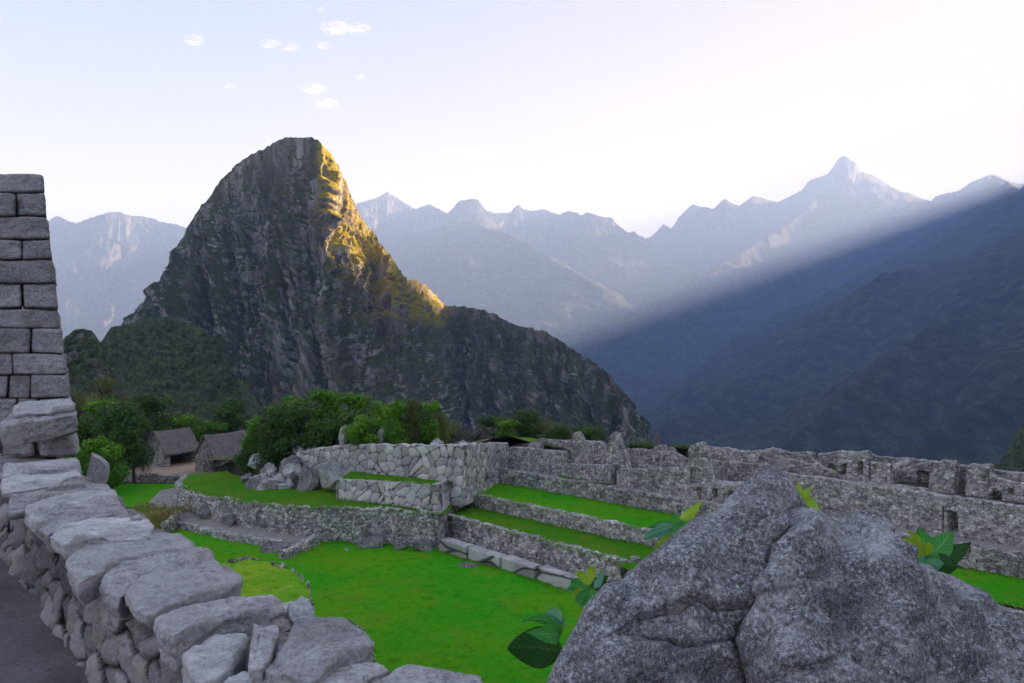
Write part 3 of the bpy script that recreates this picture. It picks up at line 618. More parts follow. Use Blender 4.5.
# ------------------------------------------------------------------ ruined houses on the right
ZF = ZC - 0.1
wall_v("ruin_wall", "plain ruin wall reaching left from the first pointed gable", 42.25, [(508, 448), (520, 447.5), (540, 450), (556, 451.5), (567, 452)], ZF, seed=31, thick=0.6)
wall_v("ruin_wall", "low front wall beneath the first pointed gable with grass at its foot", 41.95, [(566, 464.5), (585, 465), (611, 466)], ZF, seed=32, thick=0.5)
wall_v("ruin_wall", "long low front wall right of the narrow dark gateway", 41.95, [(616.5, 470), (640, 469), (660, 468.5), (690, 468)], ZF, seed=33, thick=0.5)
wall_v("gable", "first pointed stone gable standing at the left end of the ruins", 42.6, [(564.5, 464), (568, 448), (571, 435), (574, 432.5), (577.5, 433), (580.5, 441), (583.5, 452), (587, 466)], ZF, seed=34, thick=0.8, ragged=0.09, relief=0.05, res=0.045, cat="gable")
wall_v("gable", "second pointed stone gable standing over the narrow dark gateway", 42.7, [(601.5, 466), (605, 451), (608, 437), (611, 433), (616, 433.5), (619.5, 443), (623, 456), (626.5, 470)], ZF, seed=35, thick=0.8, ragged=0.09, relief=0.05, res=0.045, cat="gable")
wall_v("ruin_wall", "back wall seen between the two pointed gables", 46.5, [(532, 446), (535, 440), (540, 439), (560, 441), (584, 441), (600, 442), (606, 447)], ZF, seed=36, thick=0.6)
wall_v("ruin_wall", "short sloping wall top left of the first gable", 44.6, [(508, 446.5), (528, 443), (540, 444)], ZF, seed=37, thick=0.6)
wall_v("ruin_wall", "low back wall right of the second pointed gable", 47.0, [(624, 449.5), (640, 449.5), (651, 451)], ZF, seed=38, thick=0.6)
wall_v("ruin_wall", "squat broken stump of wall with a flat top right of the second gable", 46.2, [(649.5, 453), (652, 447.5), (657, 445.5), (662, 446), (664.5, 453)], ZF, seed=39, thick=0.8)
wall_v("ruin_wall", "small narrow wall stump beside the leaning broken gable", 45.6, [(666, 454), (667.5, 448.5), (671.5, 448), (674, 454)], ZF, seed=40, thick=0.6)
wall_v("ruin_wall", "inner wall with a long sloping top behind the low front wall", 43.9, [(624, 465), (632, 461), (645, 456), (656, 452), (670, 451.5), (679, 455), (690, 462)], ZF, seed=41, thick=0.5, openings=[(648, 650.5, 459, 464, 0.3), (655, 657.5, 458, 463, 0.3), (662, 664.5, 457, 462, 0.3)])
wall_v("gable", "broad broken gable tapering down beside the small dark doorways", 42.3, [(682, 468), (685, 455), (688, 447), (693, 444.5), (700, 444), (703.5, 449), (706, 458), (709, 470), (713, 485)], ZF, seed=42, thick=0.9, ragged=0.1, relief=0.05, res=0.045, cat="gable", openings=[(682.5, 687, 454.5, 461, 0.5)])
wall_v("ruin_wall", "low wall with three small dark doorways behind the boulder's left side", 41.9, [(690, 484), (712, 484.5), (740, 486), (790, 490)], ZF, seed=43, thick=1.9, openings=[(696.5, 701.5, 487.5, 499, 1.7), (712, 717, 489, 498, 1.7), (727.5, 733, 491, 502, 1.7)])
wall_v("ruin_wall", "plain wall stepped back above the three dark doorways", 44.7, [(709, 461), (735, 463), (760, 465), (790, 468)], ZF, seed=44, thick=0.6)
wall_v("ruin_wall", "long ragged back wall on the skyline above the boulder's peak", 50.0, [(703, 447.5), (722, 448.5), (738, 451), (752, 452), (764, 450), (770, 447), (776, 450), (790, 453), (802, 452.5), (815, 454)], ZF, seed=45, thick=0.7, ragged=0.06)
wall_v("ruin_wall", "middle wall with a sloping crest and small window behind the boulder's peak", 47.3, [(735, 458), (752, 455), (764, 452), (778, 458), (800, 462), (818, 468)], ZF, seed=46, thick=0.6, openings=[(757, 762, 457, 463, 0.4)])
wall_v("ruin_wall", "long tall front wall with one black doorway, right of the boulder", 42.95, [(770, 472), (820, 479), (880, 487), (950, 497.5), (1023, 508), (1075, 516)], ZF, seed=47, thick=0.9, openings=[(946.5, 957, 511, 532, 1.9), (941.5, 943.5, 507, 532, 0.35)], ragged=0.03)
wall_v("ruin_wall", "long back wall of the upper houses along the skyline at right", 49.4, [(818, 455), (838, 452), (850, 451.5), (864, 455), (890, 458), (915, 460.5), (935, 462), (953, 464), (975, 467.5), (1000, 471), (1023, 473.5), (1070, 480)], -7.75, seed=48, thick=0.6, ragged=0.05, openings=[(828, 835, 464, 476, 0.4), (871, 874, 462, 467, 0.35), (917, 930, 471, 490, 0.45), (997, 1001, 478, 485, 0.35), (1030, 1036, 482, 492, 0.4)])
_h = "ruined front walls of the upper houses"
wall_v("ruin_wall", "sloping broken end of the upper house front, right of the boulder's peak", 44.4, [(812, 460), (822, 468), (838, 474)], -7.75, seed=49, thick=0.5, group=_h)
wall_v("ruin_wall", "upper house front with a rounded top and two small windows", 44.5, [(836, 465), (840, 456), (847, 452.5), (858, 455), (869, 459)], -7.75, seed=50, thick=0.6, group=_h, openings=[(840.5, 846, 464, 475, 0.5), (858, 863, 462, 475, 0.5)])
wall_v("ruin_wall", "upper house front between the two windows and the long open room", 44.6, [(869.5, 462), (880, 463), (890, 465)], -7.75, seed=51, thick=0.5, group=_h, openings=[(873, 876, 465, 470, 0.3)])
wall_v("ruin_wall", "low sill across the long open roofless room", 44.5, [(890.5, 485), (905, 487), (934, 491)], -7.75, seed=52, thick=0.5, group=_h)
wall_v("ruin_wall", "tall pier left of the dark upper doorway", 44.5, [(932, 468), (936, 463), (943, 461), (951, 463), (954.5, 468)], -7.75, seed=53, thick=0.8, group=_h)
wall_v("ruin_wall", "tall pier right of the dark upper doorway", 44.5, [(965.5, 470), (968, 465.5), (978, 466), (988, 470)], -7.75, seed=54, thick=0.8, group=_h, openings=[(983, 986, 476, 482, 0.3)])
wall_v("ruin_wall", "front wall with a low dark window at the far right of the ruins", 44.5, [(988.5, 474), (1002, 481), (1023, 484), (1075, 492)], -7.75, seed=55, thick=0.6, group=_h, openings=[(991, 1001, 491, 500, 0.5), (1008, 1013, 488, 496, 0.4)])
def cross_wall(label, px, v0, v1, y0, y1, seed):
    a, da = px_on_v(px, v0); s = (a[0] - a[1]) * R2
    b = sv(s, v1); z0 = da * (HY - y0) / F; z1 = b[1] * (HY - y1) / F
    rubble("cross_wall", label, [a, b], -7.75, [z0, z1], 0.6, 0.21, 1.6, M_RUIN, seed, res=0.065, relief=0.032, ragged=0.06, jitter=0.62, side=1, cat="ruin wall", group="cross walls between the upper houses")
cross_wall("cross wall with sloping top at the left end of the long open room", 890.5, 44.9, 49.2, 470, 459, 61)
cross_wall("cross wall with sloping top behind the tall pier left of the dark doorway", 941, 45.4, 49.2, 464, 461, 62)
cross_wall("cross wall with sloping top behind the tall pier right of the dark doorway", 978, 45.4, 49.2, 468, 465, 63)
cross_wall("cross wall behind the rounded house front with two small windows", 849, 45.2, 49.2, 455, 452, 64)
wall_v("ruin_wall", "inner wall with a sloping crest and dark doorway in the long open room", 46.6, [(890, 473), (900, 470), (915, 466), (926, 463.5), (935, 462)], -7.75, seed=66, thick=0.5, openings=[(917, 929.5, 471, 489, 0.45)])
wall_v("ruin_wall", "stepped terrace facing below the upper houses behind the dark doorway", 47.6, [(955, 486), (966, 487)], -7.75, seed=65, thick=0.5)

# ------------------------------------------------------------------ foreground: stones
def pz(px, py, z):
    d = -z * F / (py - HY); return np.array([d * (px - CX) / F, d, z])
def prism_stone(name, outline, drop, mat, seed=0, parent=None, rough=0.018, rim=0.09, dens=0.011, under=0.92, label=None, lean=(0, 0), inset=0.0, tilt=(0, 0)):
    """stone from a 3-D top outline (n,3): crowned top, worn rim, split sides, drop = thickness"""
    o = np.asarray(outline, float); c = o.mean(0); n = len(o)
    per = np.linalg.norm(np.roll(o, -1, 0) - o, axis=1).sum(); N = int(min(420, max(60, per / dens)))
    loop = np.concatenate([o, o[:1]]); loop = resample(loop, N + 1)[:-1]
    # cut the sharp corners a little
    cc0 = loop.mean(0); lv = loop - cc0; ln_ = np.linalg.norm(lv[:, :2], axis=1, keepdims=True); loop = cc0 + lv * np.maximum(0.55, 1 - inset / ln_)
    for _ in range(1): loop = 0.25 * np.roll(loop, 1, 0) + 0.5 * loop + 0.25 * np.roll(loop, -1, 0)
    loop[:, 2] += (loop[:, :2] - c[:2]) @ np.array(tilt)
    area = np.linalg.norm(loop[:, :2] - c[:2], axis=1).mean()
    nr = int(max(8, area / dens)); ns = int(max(6, drop / dens))
    r = np.linspace(0.02, 1, nr)
    top = c[None, None] + (loop - c)[None] * r[:, None, None]
    dd = (1 - r)[:, None] * np.linalg.norm((loop - c)[:, :2], axis=1)[None]
    rs = np.random.RandomState(seed + 1)
    st = fbm(np.stack([top[..., 0], top[..., 1], 0 * dd + seed], -1) / 0.16, 3, 0.55, seed + 11) * 2.4
    lay = np.floor(st); top[..., 2] += 0.007 * (lay + sstep(0.0, 0.16, st - lay)) * np.clip(dd / 0.02, 0, 1)      # split bedding layers
    top[..., 2] -= 0.008 * np.exp(-dd / 0.008)
    for _ in range(5):                                                    # broken corners
        k = rs.randint(N); e = loop[k]; ou = e - c; ou[2] = 0; R0 = np.linalg.norm(ou); ou /= R0 + 1e-9; off = rs.uniform(0.015, 0.06); sl_ = rs.uniform(0.5, 1.3)
        pr = (top - e) @ ou + off; top[..., 2] = np.minimum(top[..., 2], e[2] - sl_ * np.clip(pr, 0, 0.045) + 0.03 * (pr < 0))
    q = np.linspace(0, 1, ns + 1)[1:]
    bul = 1 + 0.02 * np.sin(q * np.pi) - (1 - under) * q ** 2
    side = c[None, None] + (loop - c)[None] * bul[:, None, None]
    side[..., 2] = top[-1][None, :, 2] * (1 - q[:, None]) + (loop[:, 2] - drop)[None] * q[:, None]
    side[..., 0] += lean[0] * q[:, None]; side[..., 1] += lean[1] * q[:, None]
    v = np.concatenate([top, side], 0)
    nrm = np.zeros_like(v); nrm[:nr, :, 2] = 1
    rad = (loop - c); rad[:, 2] = 0; rad /= np.linalg.norm(rad, axis=1, keepdims=True) + 1e-9
    wt = np.clip(1 - dd / 0.02, 0, 1)
    nrm[:nr] = nrm[:nr] * (1 - 0.6 * wt[..., None]) + rad[None] * wt[..., None] * 0.6
    nrm[nr:] = rad[None]
    nrm /= np.linalg.norm(nrm, axis=-1, keepdims=True) + 1e-9
    fac = np.abs(fbm(v / np.array([0.30, 0.30, 0.16]) + seed, 2, 0.4, seed)) ; bed = np.floor((v[..., 2] + 0.06 * fbm(v / 0.4, 2, 0.5, seed + 1)) / 0.035); 
    h = rough * 1.6 * (fac - 0.2) + rough * 1.6 * (_r(bed, bed * 0, bed * 0 + seed) - 0.5) * (np.arange(v.shape[0]) >= nr)[:, None] + rough * (ridged(v / np.array([0.11, 0.11, 0.05]) + seed, 4, 0.6, seed + 3) - 0.45) + rough * 0.45 * fbm(v / 0.03, 3, 0.6, seed + 5)
    v = v + nrm * h[..., None]
    m = v.shape[1]; f = grid_faces(v.shape[0], m, wrap=True)
    V = v.reshape(-1, 3); cc = np.array([V[:m].mean(0), V[-m:].mean(0)]); nV = len(V); V = np.concatenate([V, cc])
    j = np.arange(m); f0 = np.stack([np.full(m, nV), (j + 1) % m, j, j], 1)
    faces = [list(map(int, q)) for q in f] + [[nV, int((k + 1) % m), int(k)] for k in range(m)] + [[nV + 1, int(nV - m + k), int(nV - m + (k + 1) % m)] for k in range(m)]
    ob = mesh_from(name, V, faces, mat, parent=parent)
    bm = bmesh.new(); bm.from_mesh(ob.data); bmesh.ops.recalc_face_normals(bm, faces=bm.faces); bm.to_mesh(ob.data); bm.free()
    return ob
def box_stone(name, c8, mat, seed=0, parent=None, rough=0.012, n=30, p=7.0):
    """dressed block: a rounded cube mapped onto eight corners (lower four, upper four, counter-clockwise)"""
    c8 = np.asarray(c8, float); g = np.linspace(-1, 1, n); vs, fs, off = [], [], 0
    a, b = np.meshgrid(g, g, indexing='ij')
    for ax in range(3):
        for sg in (-1, 1):
            q = np.zeros((n, n, 3)); q[..., ax] = sg; q[..., (ax + 1) % 3] = a; q[..., (ax + 2) % 3] = b
            vs.append(q.reshape(-1, 3)); f = grid_faces(n, n, off); fs.append(f if sg < 0 else f[:, ::-1]); off += n * n
    v = np.concatenate(vs); nn = (np.abs(v) ** p).sum(1) ** (1 / p); v = v / nn[:, None]
    u = (v + 1) / 2; x, y, z = u[:, :1], u[:, 1:2], u[:, 2:]
    W = (c8[0] * (1-x)*(1-y)*(1-z) + c8[1] * x*(1-y)*(1-z) + c8[2] * x*y*(1-z) + c8[3] * (1-x)*y*(1-z) + c8[4] * (1-x)*(1-y)*z + c8[5] * x*(1-y)*z + c8[6] * x*y*z + c8[7] * (1-x)*y*z)
    cen = c8.mean(0); d = W - cen; d /= np.linalg.norm(d, axis=1, keepdims=True)
    W = W + d * (rough * 1.5 * fbm(W / 0.3 + seed, 3, 0.5, seed) + rough * fbm(W / 0.06 + seed, 4, 0.6, seed + 2))[:, None]
    ob = mesh_from(name, W, np.concatenate(fs), mat, parent=parent)
    bm = bmesh.new(); bm.from_mesh(ob.data); bmesh.ops.remove_doubles(bm, verts=bm.verts, dist=1e-5); bmesh.ops.recalc_face_normals(bm, faces=bm.faces); bm.to_mesh(ob.data); bm.free()
    return ob

# near terrace the camera stands on
strip("terrace_floor", [(-14, -10), (6, -10)], [(-14, 9.2), (-6.6, 9.2), (-3.6, 6.0), (-1.3, 3.2), (0.5, 1.2), (3.0, -3.0)], -1.72, -1.72, M_GROUND, 200, 260, 0.05, scale=0.5, seed=15)

# dry-stone parapet
WL = [(-5.2, 7.25), (-4.2, 6.15), (-2.8, 4.6), (-1.42, 3.02), (-0.5, 2.0), (0.4, 1.0)]
par = thing("parapet_wall", (-2.6, 4.4, -1.7), "thick dry-stone parapet with big pale capstones running away from the viewer", "stone wall")
def par_top(s): return np.interp(s, [0, 1.5, 3.6, 5.7, 7.1, 8.5], [-1.06, -1.10, -1.20, -1.27, -1.34, -1.5])
rubble("rubble_body", None, WL, -1.85, par_top, 0.56, 0.19, 1.15, M_DRY, 70, res=0.0125, relief=0.055, ragged=0.03, batter=0.05, parent=par, jitter=0.95)
CAPS = [  # outline pixels, height of the top, thickness, material, roughness
 ([(2,461),(30,458),(80,456.5),(82,466),(60,468),(2,470)], -0.86, 0.14, 0),
 ([(0,474),(30,471),(82,468),(86,476),(60,480),(30,484),(0,488)], -0.90, 0.13, 1),
 ([(8,495),(25,486),(60,480),(106,477),(114,485),(90,490),(50,494),(22,503),(8,506)], -0.94, 0.15, 0),
 ([(22,508),(40,499),(75,491),(116,487),(124,497),(95,502),(60,507),(36,517)], -0.96, 0.16, 0),
 ([(34,521),(55,508),(90,501),(124,499),(132,511),(100,515),(70,518),(48,528)], -0.99, 0.17, 0),
 ([(45,533),(62,521),(100,516),(150,515),(157,523),(152,531),(118,534),(84,535),(62,541)], -1.00, 0.15, 1),
 ([(64,560),(72,545),(100,536),(150,530),(182,533),(202,545),(186,549),(150,552),(122,556),(94,566),(78,574)], -1.04, 0.20, 1),
 ([(96,578),(110,563),(140,556),(190,549),(214,549),(226,560),(205,564),(170,568),(140,574),(118,590)], -1.07, 0.18, 0),
 ([(122,589),(136,578),(165,572),(205,564),(228,562),(243,568),(247,577),(230,584),(200,592),(170,600),(146,610),(130,603)], -1.09, 0.13, 1),
 ([(152,618),(166,606),(200,597),(232,589),(260,583),(277,588),(288,604),(276,609),(250,611),(226,617),(196,627),(170,640),(158,634)], -1.12, 0.22, 0),
 ([(179,650),(192,638),(215,629),(249,625),(248,640),(234,656),(214,670),(198,676),(186,664)], -1.15, 0.22, 1),
 ([(253,620),(262,612),(278,611),(281,624),(274,642),(262,657),(247,658),(248,640)], -1.10, 0.20, 0),
 ([(260,662),(282,640),(296,618),(326,611.5),(350,618),(369,628),(378,639),(362,648),(341,657),(322,672),(306,678),(284,673)], -1.13, 0.20, 0),
 ([(306,684),(322,674),(341,661),(364,653),(384,650),(397,658),(388,668),(370,680),(352,694),(320,700)], -1.17, 0.20, 0),
 ([(356,700),(372,682),(388,671),(401,661),(440,664),(482,668),(490,682),(486,700),(420,716),(380,712)], -1.17, 0.22, 0),
 ([(206,684),(214,673),(245,669),(278,670),(298,682),(300,700),(256,718),(214,712)], -1.19, 0.20, 1),
 ([(279,592),(292,590),(312,598),(316,611),(300,616),(288,612)], -1.28, 0.30, 0),
 ([(303,720),(330,704),(356,700),(370,716),(352,745),(316,748)], -1.22, 0.22, 0),
]
for i, (ol, z, th, pale) in enumerate(CAPS):
    _q = random.Random(77 + i); _tl = (_q.uniform(-.05, .05), _q.uniform(-.09, .05)); z = z + _q.uniform(-0.018, 0.018)
    prism_stone("capstone", [pz(x, y, z) for x, y in ol], th * 0.78, M_CAP if pale else M_CAPD, 200 + 7 * i, par, rough=0.010, rim=0.07, inset=0.014, tilt=_tl)
prism_stone("wedge_stone", [pz(x, y, -0.985) for x, y in [(128,514),(136,511),(144,513),(142,516),(130,517)]], 0.06, M_CAPD, 391, par)

# coursed pier at the left
DP = 8.0
def pw(px, py, d): return P(px, py, d)
pier = thing("ruined_pier", (-5.2, 8.3, -1.7), "tall leaning pier of squared grey stone blocks at the left edge", "stone pier")
CRS = [172.5, 192, 216, 239.5, 259.5, 283.5, 308, 328.5, 353.5, 375, 398.5, 425, 455]
JNT = [[], [16.5], [], [22.5], [], [22], [], [31.5], [12.5], [9.5, 31.5], [18, 40], [22]]
def pier_edge(y): return np.interp(y, [172, 200, 260, 330, 398, 460], [43.5, 46, 53, 61.5, 70.5, 79])
def yk(k, x): return CRS[k] + (1.1 * float(noise(np.array([[x * 0.035, k * 3.7, 0.5]]), 5)[0]) if 0 < k else 0.5 * math.sin(x * 0.2))
for k in range(len(CRS) - 1):
    rnd = random.Random(k * 31)
    xs = [(-75 - 6 * (k % 2)) + 0.0, -30 + 8 * (k % 3)] + JNT[k] + [None]
    jt = [(x, x + rnd.uniform(-1.6, 1.6)) if x is not None else None for x in xs]
    for a, b in zip(jt[:-1], jt[1:]):
        g = 0.10
        ym0, ym1 = CRS[k], CRS[k + 1]
        bt, bb = (b[0] - g, b[1] - g) if b is not None else (pier_edge(ym0) + rnd.uniform(-1, .5), pier_edge(ym1) + rnd.uniform(-1, .5))
        at, ab = a[0] + g, a[1] + g; off = rnd.uniform(-.03, .03)
        dt, db = DP + 0.0012 * (398 - ym0) + off, DP + 0.0012 * (398 - ym1) + off + rnd.uniform(-.015, .015); th = 0.95
        lo = [pw(ab, yk(k + 1, ab) - g, db), pw(bb, yk(k + 1, bb) - g, db), pw(bb - 1.5, ym1 - g, db + th), pw(ab, ym1 - g, db + th)]
        hi = [pw(at, yk(k, at) + g, dt), pw(bt, yk(k, bt) + g, dt), pw(bt - 1.5, ym0 + g, dt + th), pw(at, ym0 + g, dt + th)]
        for L4 in (lo, hi): L4[2][2] = L4[1][2]; L4[3][2] = L4[0][2]
        box_stone("stone_block", lo + hi, M_BLOCK, 300 + k * 5 + (int(a[0]) & 3), pier, 0.024, 44, 12.0)
# rough step of slabs leaning against its foot
step = thing("stone_step", (-4.9, 7.5, -1.7), "stack of rough slabs stepped against the foot of the squared pier", "stone stack")
for i, (ol, zt, th, m) in enumerate([
    ([(14,402),(40,399.5),(70,398.5),(75,404),(50,407),(14,410)], -0.52, 0.10, M_CAP),
    ([(0,422),(14,411),(44,408.5),(74,406),(77,414),(50,418),(22,422),(2,428)], -0.60, 0.19, M_CAPD)]):
    prism_stone("slab", [pz(x, y, zt) for x, y in ol], th, m, 420 + i, step, 0.014, 0.05)
for i, (x0, x1, y0, y1) in enumerate([(-30, 2, 430, 456), (2, 37, 441, 457.5), (39, 79, 437, 458)]):
    d = 7.15
    lo = [pw(x0, y1, d), pw(x1, y1, d), pw(x1 - 3, y1, d + .6), pw(x0, y1, d + .6)]
    hi = [pw(x0, y0, d + .02), pw(x1 - 1, y0, d + .02), pw(x1 - 4, y0, d + .6), pw(x0, y0, d + .6)]
    for L4 in (lo, hi): L4[2][2] = L4[1][2]; L4[3][2] = L4[0][2]
    box_stone("rough_block", lo + hi, M_CAPD, 440 + i, step, 0.02, 30, 6.0)

def rock(name, label, c, size, mat, seed, n=28, rough=0.25, cut=5, cat="rock", group=None, parent=None, tilt=0.0):
    """angular natural rock: a sphere cut by random planes, then weathered"""
    rs = np.random.RandomState(seed); g = np.linspace(-1, 1, n); vs, fs, off = [], [], 0; a, b = np.meshgrid(g, g, indexing='ij')
    for ax in range(3):
        for sg in (-1, 1):
            q = np.zeros((n, n, 3)); q[..., ax] = sg; q[..., (ax + 1) % 3] = a; q[..., (ax + 2) % 3] = b
            vs.append(q.reshape(-1, 3)); f = grid_faces(n, n, off); fs.append(f if sg < 0 else f[:, ::-1]); off += n * n
    v = np.concatenate(vs); v = v / np.linalg.norm(v, axis=1, keepdims=True)
    r = np.ones(len(v))
    for _ in range(cut * 3):
        d = rs.normal(size=3); d /= np.linalg.norm(d); h = rs.uniform(0.55, 0.9); pr = v @ d
        r = np.where(pr > 1e-3, np.minimum(r, h / np.maximum(pr, 1e-3)), r)
    sz = np.asarray(size, float) / 2; ms = float(sz.mean())
    v = v * r[:, None]; v = v * (1 + rough * 0.25 * fbm(v * 1.5 + seed, 4, 0.6, seed))[:, None] * sz
    if tilt: ct, st = math.cos(tilt), math.sin(tilt); v = np.stack([v[:, 0] * ct - v[:, 2] * st, v[:, 1], v[:, 0] * st + v[:, 2] * ct], 1)
    an = rs.uniform(0, 6.3) if abs(size[0] - size[1]) < 0.01 else 0.0
    ca, sa = math.cos(an), math.sin(an); v = np.stack([v[:, 0] * ca - v[:, 1] * sa, v[:, 0] * sa + v[:, 1] * ca, v[:, 2]], 1)
    o = mesh_from(name, v, np.concatenate(fs), mat, smooth=n > 32)
    bm = bmesh.new(); bm.from_mesh(o.data); bmesh.ops.remove_doubles(bm, verts=bm.verts, dist=1e-4); bmesh.ops.recalc_face_normals(bm, faces=bm.faces); bm.to_mesh(o.data); bm.free()
    o.location = tuple(float(q) for q in c)
    if label: tag(o, label, cat, group)
    return o

# the great boulder
BC = [(520,780,2.55),(534,735,2.6),(546,684,2.65),(558,657,2.7),(572,632,2.75),(588,603,2.8),(604,585,2.85),(624,579,2.9),(640,562,2.95),(660,546,3.0),(675,533,3.0),(690,521,3.02),(703,515,3.05),(715,512,3.05),(725,501,3.08),(735,490,3.1),(745,481,3.1),(757,472,3.1),(768,468.5,3.1),(778,469,3.1),(787,474,3.1),(795,485,3.1),(802,498,3.12),(810,508,3.2),(820,513.5,3.25),(835,514,3.25),(850,515,3.25),(865,516,3.22),(876,521,3.2),(886,536,3.2),(897,551,3.2),(915,562,3.25),(935,570,3.3),(955,577,3.3),(975,588,3.3),(990,599,3.28),(1005,610,3.25),(1024,622,3.2),(1060,636,3.2),(1110,690,3.1),(1150,800,2.9)]
def build_boulder():
    n, rows = 760, 460
    cr = resample([P(*q) for q in BC], n); L = np.linspace(0, 1, n); base = cr.copy()
    for _ in range(45): base[1:-1] = 0.25 * base[:-2] + 0.5 * base[1:-1] + 0.25 * base[2:]
    ft = np.stack([np.interp(L, [0, 0.5, 1], [0.15, 0.85, 2.1]), np.interp(L, [0, 0.5, 1], [2.2, 1.72, 1.9]), np.full(n, -2.9)], 1)
    bk = cr.copy(); bk[:, 1] += 1.3; bk[:, 2] = -4.4; bk[:, 0] = 1.35 + (bk[:, 0] - 1.35) * 1.05
    t = np.linspace(0, 1, rows)[:, None, None]
    wc = np.clip((t - 0.80) / 0.20, 0, 1) ** 1.5; crt = base[None] * (1 - wc) + cr[None] * wc
    v = ft[None] * (1 - t) + crt * t
    k = 1 - (1 - t) ** 1.7                                          # rounded brow: flatter towards the crest, steep below
    v[..., 2] = ft[None, :, 2] * (1 - k[..., 0]) + crt[..., 2] * k[..., 0]
    nrm = np.cross(np.gradient(v, axis=1), np.gradient(v, axis=0)); nrm /= np.linalg.norm(nrm, axis=-1, keepdims=True) + 1e-9
    U = v[..., 0] / v[..., 1] * F + CX; Y = HY - v[..., 2] / v[..., 1] * F      # where each point shows; features below are placed on the rock itself
    G = lambda a, b, sa, sb, rot=0.0: np.exp(-(((U - a) * math.cos(rot) + (Y - b) * math.sin(rot)) / sa) ** 2 - ((-(U - a) * math.sin(rot) + (Y - b) * math.cos(rot)) / sb) ** 2)
    Uw = U + 9 * fbm(v / 0.16, 3, 0.55, 71); Yw = Y + 9 * fbm(v / 0.16 + 5, 3, 0.55, 72)
    def line(pts):
        best = np.full(U.shape, 1e9); sgn = np.zeros(U.shape)
        for (ax, ay), (bx, by) in zip(pts[:-1], pts[1:]):
            ex, ey = bx - ax, by - ay; L2 = ex * ex + ey * ey; k2 = np.clip(((Uw - ax) * ex + (Yw - ay) * ey) / L2, 0, 1)
            dx, dy = Uw - ax - k2 * ex, Yw - ay - k2 * ey; dd = np.hypot(dx, dy); near = dd < best
            sgn = np.where(near, np.sign(ex * dy - ey * dx), sgn); best = np.where(near, dd, best)
        return best, sgn
    c1, s1 = line([(806, 506), (793, 528), (768, 546), (758, 572), (752, 600), (736, 640), (742, 690)])
    c2, s2 = line([(752, 598), (722, 606), (700, 600), (672, 610), (640, 622)])
    c3, s3 = line([(866, 522), (884, 545), (905, 568), (930, 586), (955, 606), (975, 640)])
    c4, s4 = line([(640, 640), (690, 650), (735, 640)])
    d = 0.10 * G(880, 590, 75, 70) + 0.05 * G(690, 560, 60, 50) + 0.05 * G(765, 500, 26, 26) + 0.05 * G(960, 640, 70, 40) + 0.05 * G(830, 680, 60, 40)
    d += -0.028 * np.exp(-(c1 / 5) ** 2) - 0.05 * sstep(55, 0, c1) * (s1 > 0) + 0.02 * sstep(40, 6, c1) * (s1 < 0)
    d += -0.014 * np.exp(-(c2 / 4) ** 2) + 0.045 * sstep(50, 4, c2) * (s2 > 0)
    d += -0.03 * np.exp(-(c3 / 5) ** 2) + 0.05 * sstep(45, 5, c3) * (s3 > 0) - 0.02 * np.exp(-(c4 / 5) ** 2) + 0.03 * sstep(40, 4, c4) * (s4 > 0)
    for cr_ in (c1, c2, c3, c4): d += -0.020 * np.exp(-(cr_ / 2.0) ** 2)
    cl, _ce, cc_ = voronoi2(Uw / 70, Yw / 62, 4, 0.9); d += 0.085 * (cc_ - 0.5) * sstep(0.0, 0.35, _ce)          # broken planes
    d += 0.085 * fbm(v / 0.45, 3, 0.45, 81) + 0.035 * (np.abs(fbm(v / 0.22, 3, 0.5, 83)) - 0.2) + 0.022 * fbm(v / 0.075, 4, 0.6, 85) + 0.007 * fbm(v / 0.016, 2, 0.6, 86)
    fade = np.clip((1 - t[..., 0]) * 9, 0.04, 1)
    v = v + nrm * (d * fade)[..., None]
    tb = np.linspace(0, 1, 61)[1:, None, None]; rear = v[-1][None] * (1 - tb) + bk[None] * tb
    rear[..., 1] += 0.25 * np.sin(tb[..., 0] * np.pi); rear[..., 2] += 0.35 * np.sin(tb[..., 0] * np.pi)* (tb[..., 0] > .0)
    rear += 0.05 * fbm(rear / 0.3, 4, 0.5, 90)[..., None] * np.minimum(1, tb * 5)
    V = np.concatenate([v, rear], 0)
    o = mesh_from("boulder", V.reshape(-1, 3), grid_faces(V.shape[0], n), M_BOULDER)
    tag(o, "huge speckled grey boulder with a blunt peak filling the near right corner", "boulder")
build_boulder()
rock("rock", "small rounded rock on top of the boulder's right hump", P(868, 525, 3.45), (0.24, 0.2, 0.16), M_BOULDER, 512, 34, 0.5, 3)
rock("upright_stone", "small upright stone standing behind the parapet beside the pier", P(97, 470, 7.4), (0.22, 0.24, 0.42), M_CAPD, 513, 34, 0.4, 4, cat="stone")

# ------------------------------------------------------------------ ledges, rocks and outcrop in the middle distance
def lip(px, py, z): q = pz(px, py, z); return (q[0], q[1])
LD1 = [lip(x, y, -9.0) for x, y in [(226, 560), (246, 556.5), (264, 557), (282, 563), (299, 570), (312, 579), (316, 590), (317, 606)]]
rubble("ledge_wall", "rough wall edging the bright mossy ledge beyond the parapet", LD1, -13.2, -9.0, 0.45, 0.4, 1.2, M_RUBBLE, 90, relief=0.10, ragged=0.14, side=-1, res=0.08, cat="stone wall")
strip("mossy_ledge", [(p[0] - 0.15, p[1] - 0.25) for p in LD1], [(-13.5, 30), (-12.5, 27), (-11, 25), (-9.3, 22), (-8, 22), (-7.5, 23)], -9.02, -9.1, M_MOSS, 80, 40, 0.22, scale=1.2, seed=16)
LD2 = [lip(x, y, -10.0) for x, y in [(318, 630), (334, 624), (350, 621), (363, 627), (372, 634), (378, 645), (379, 660)]]
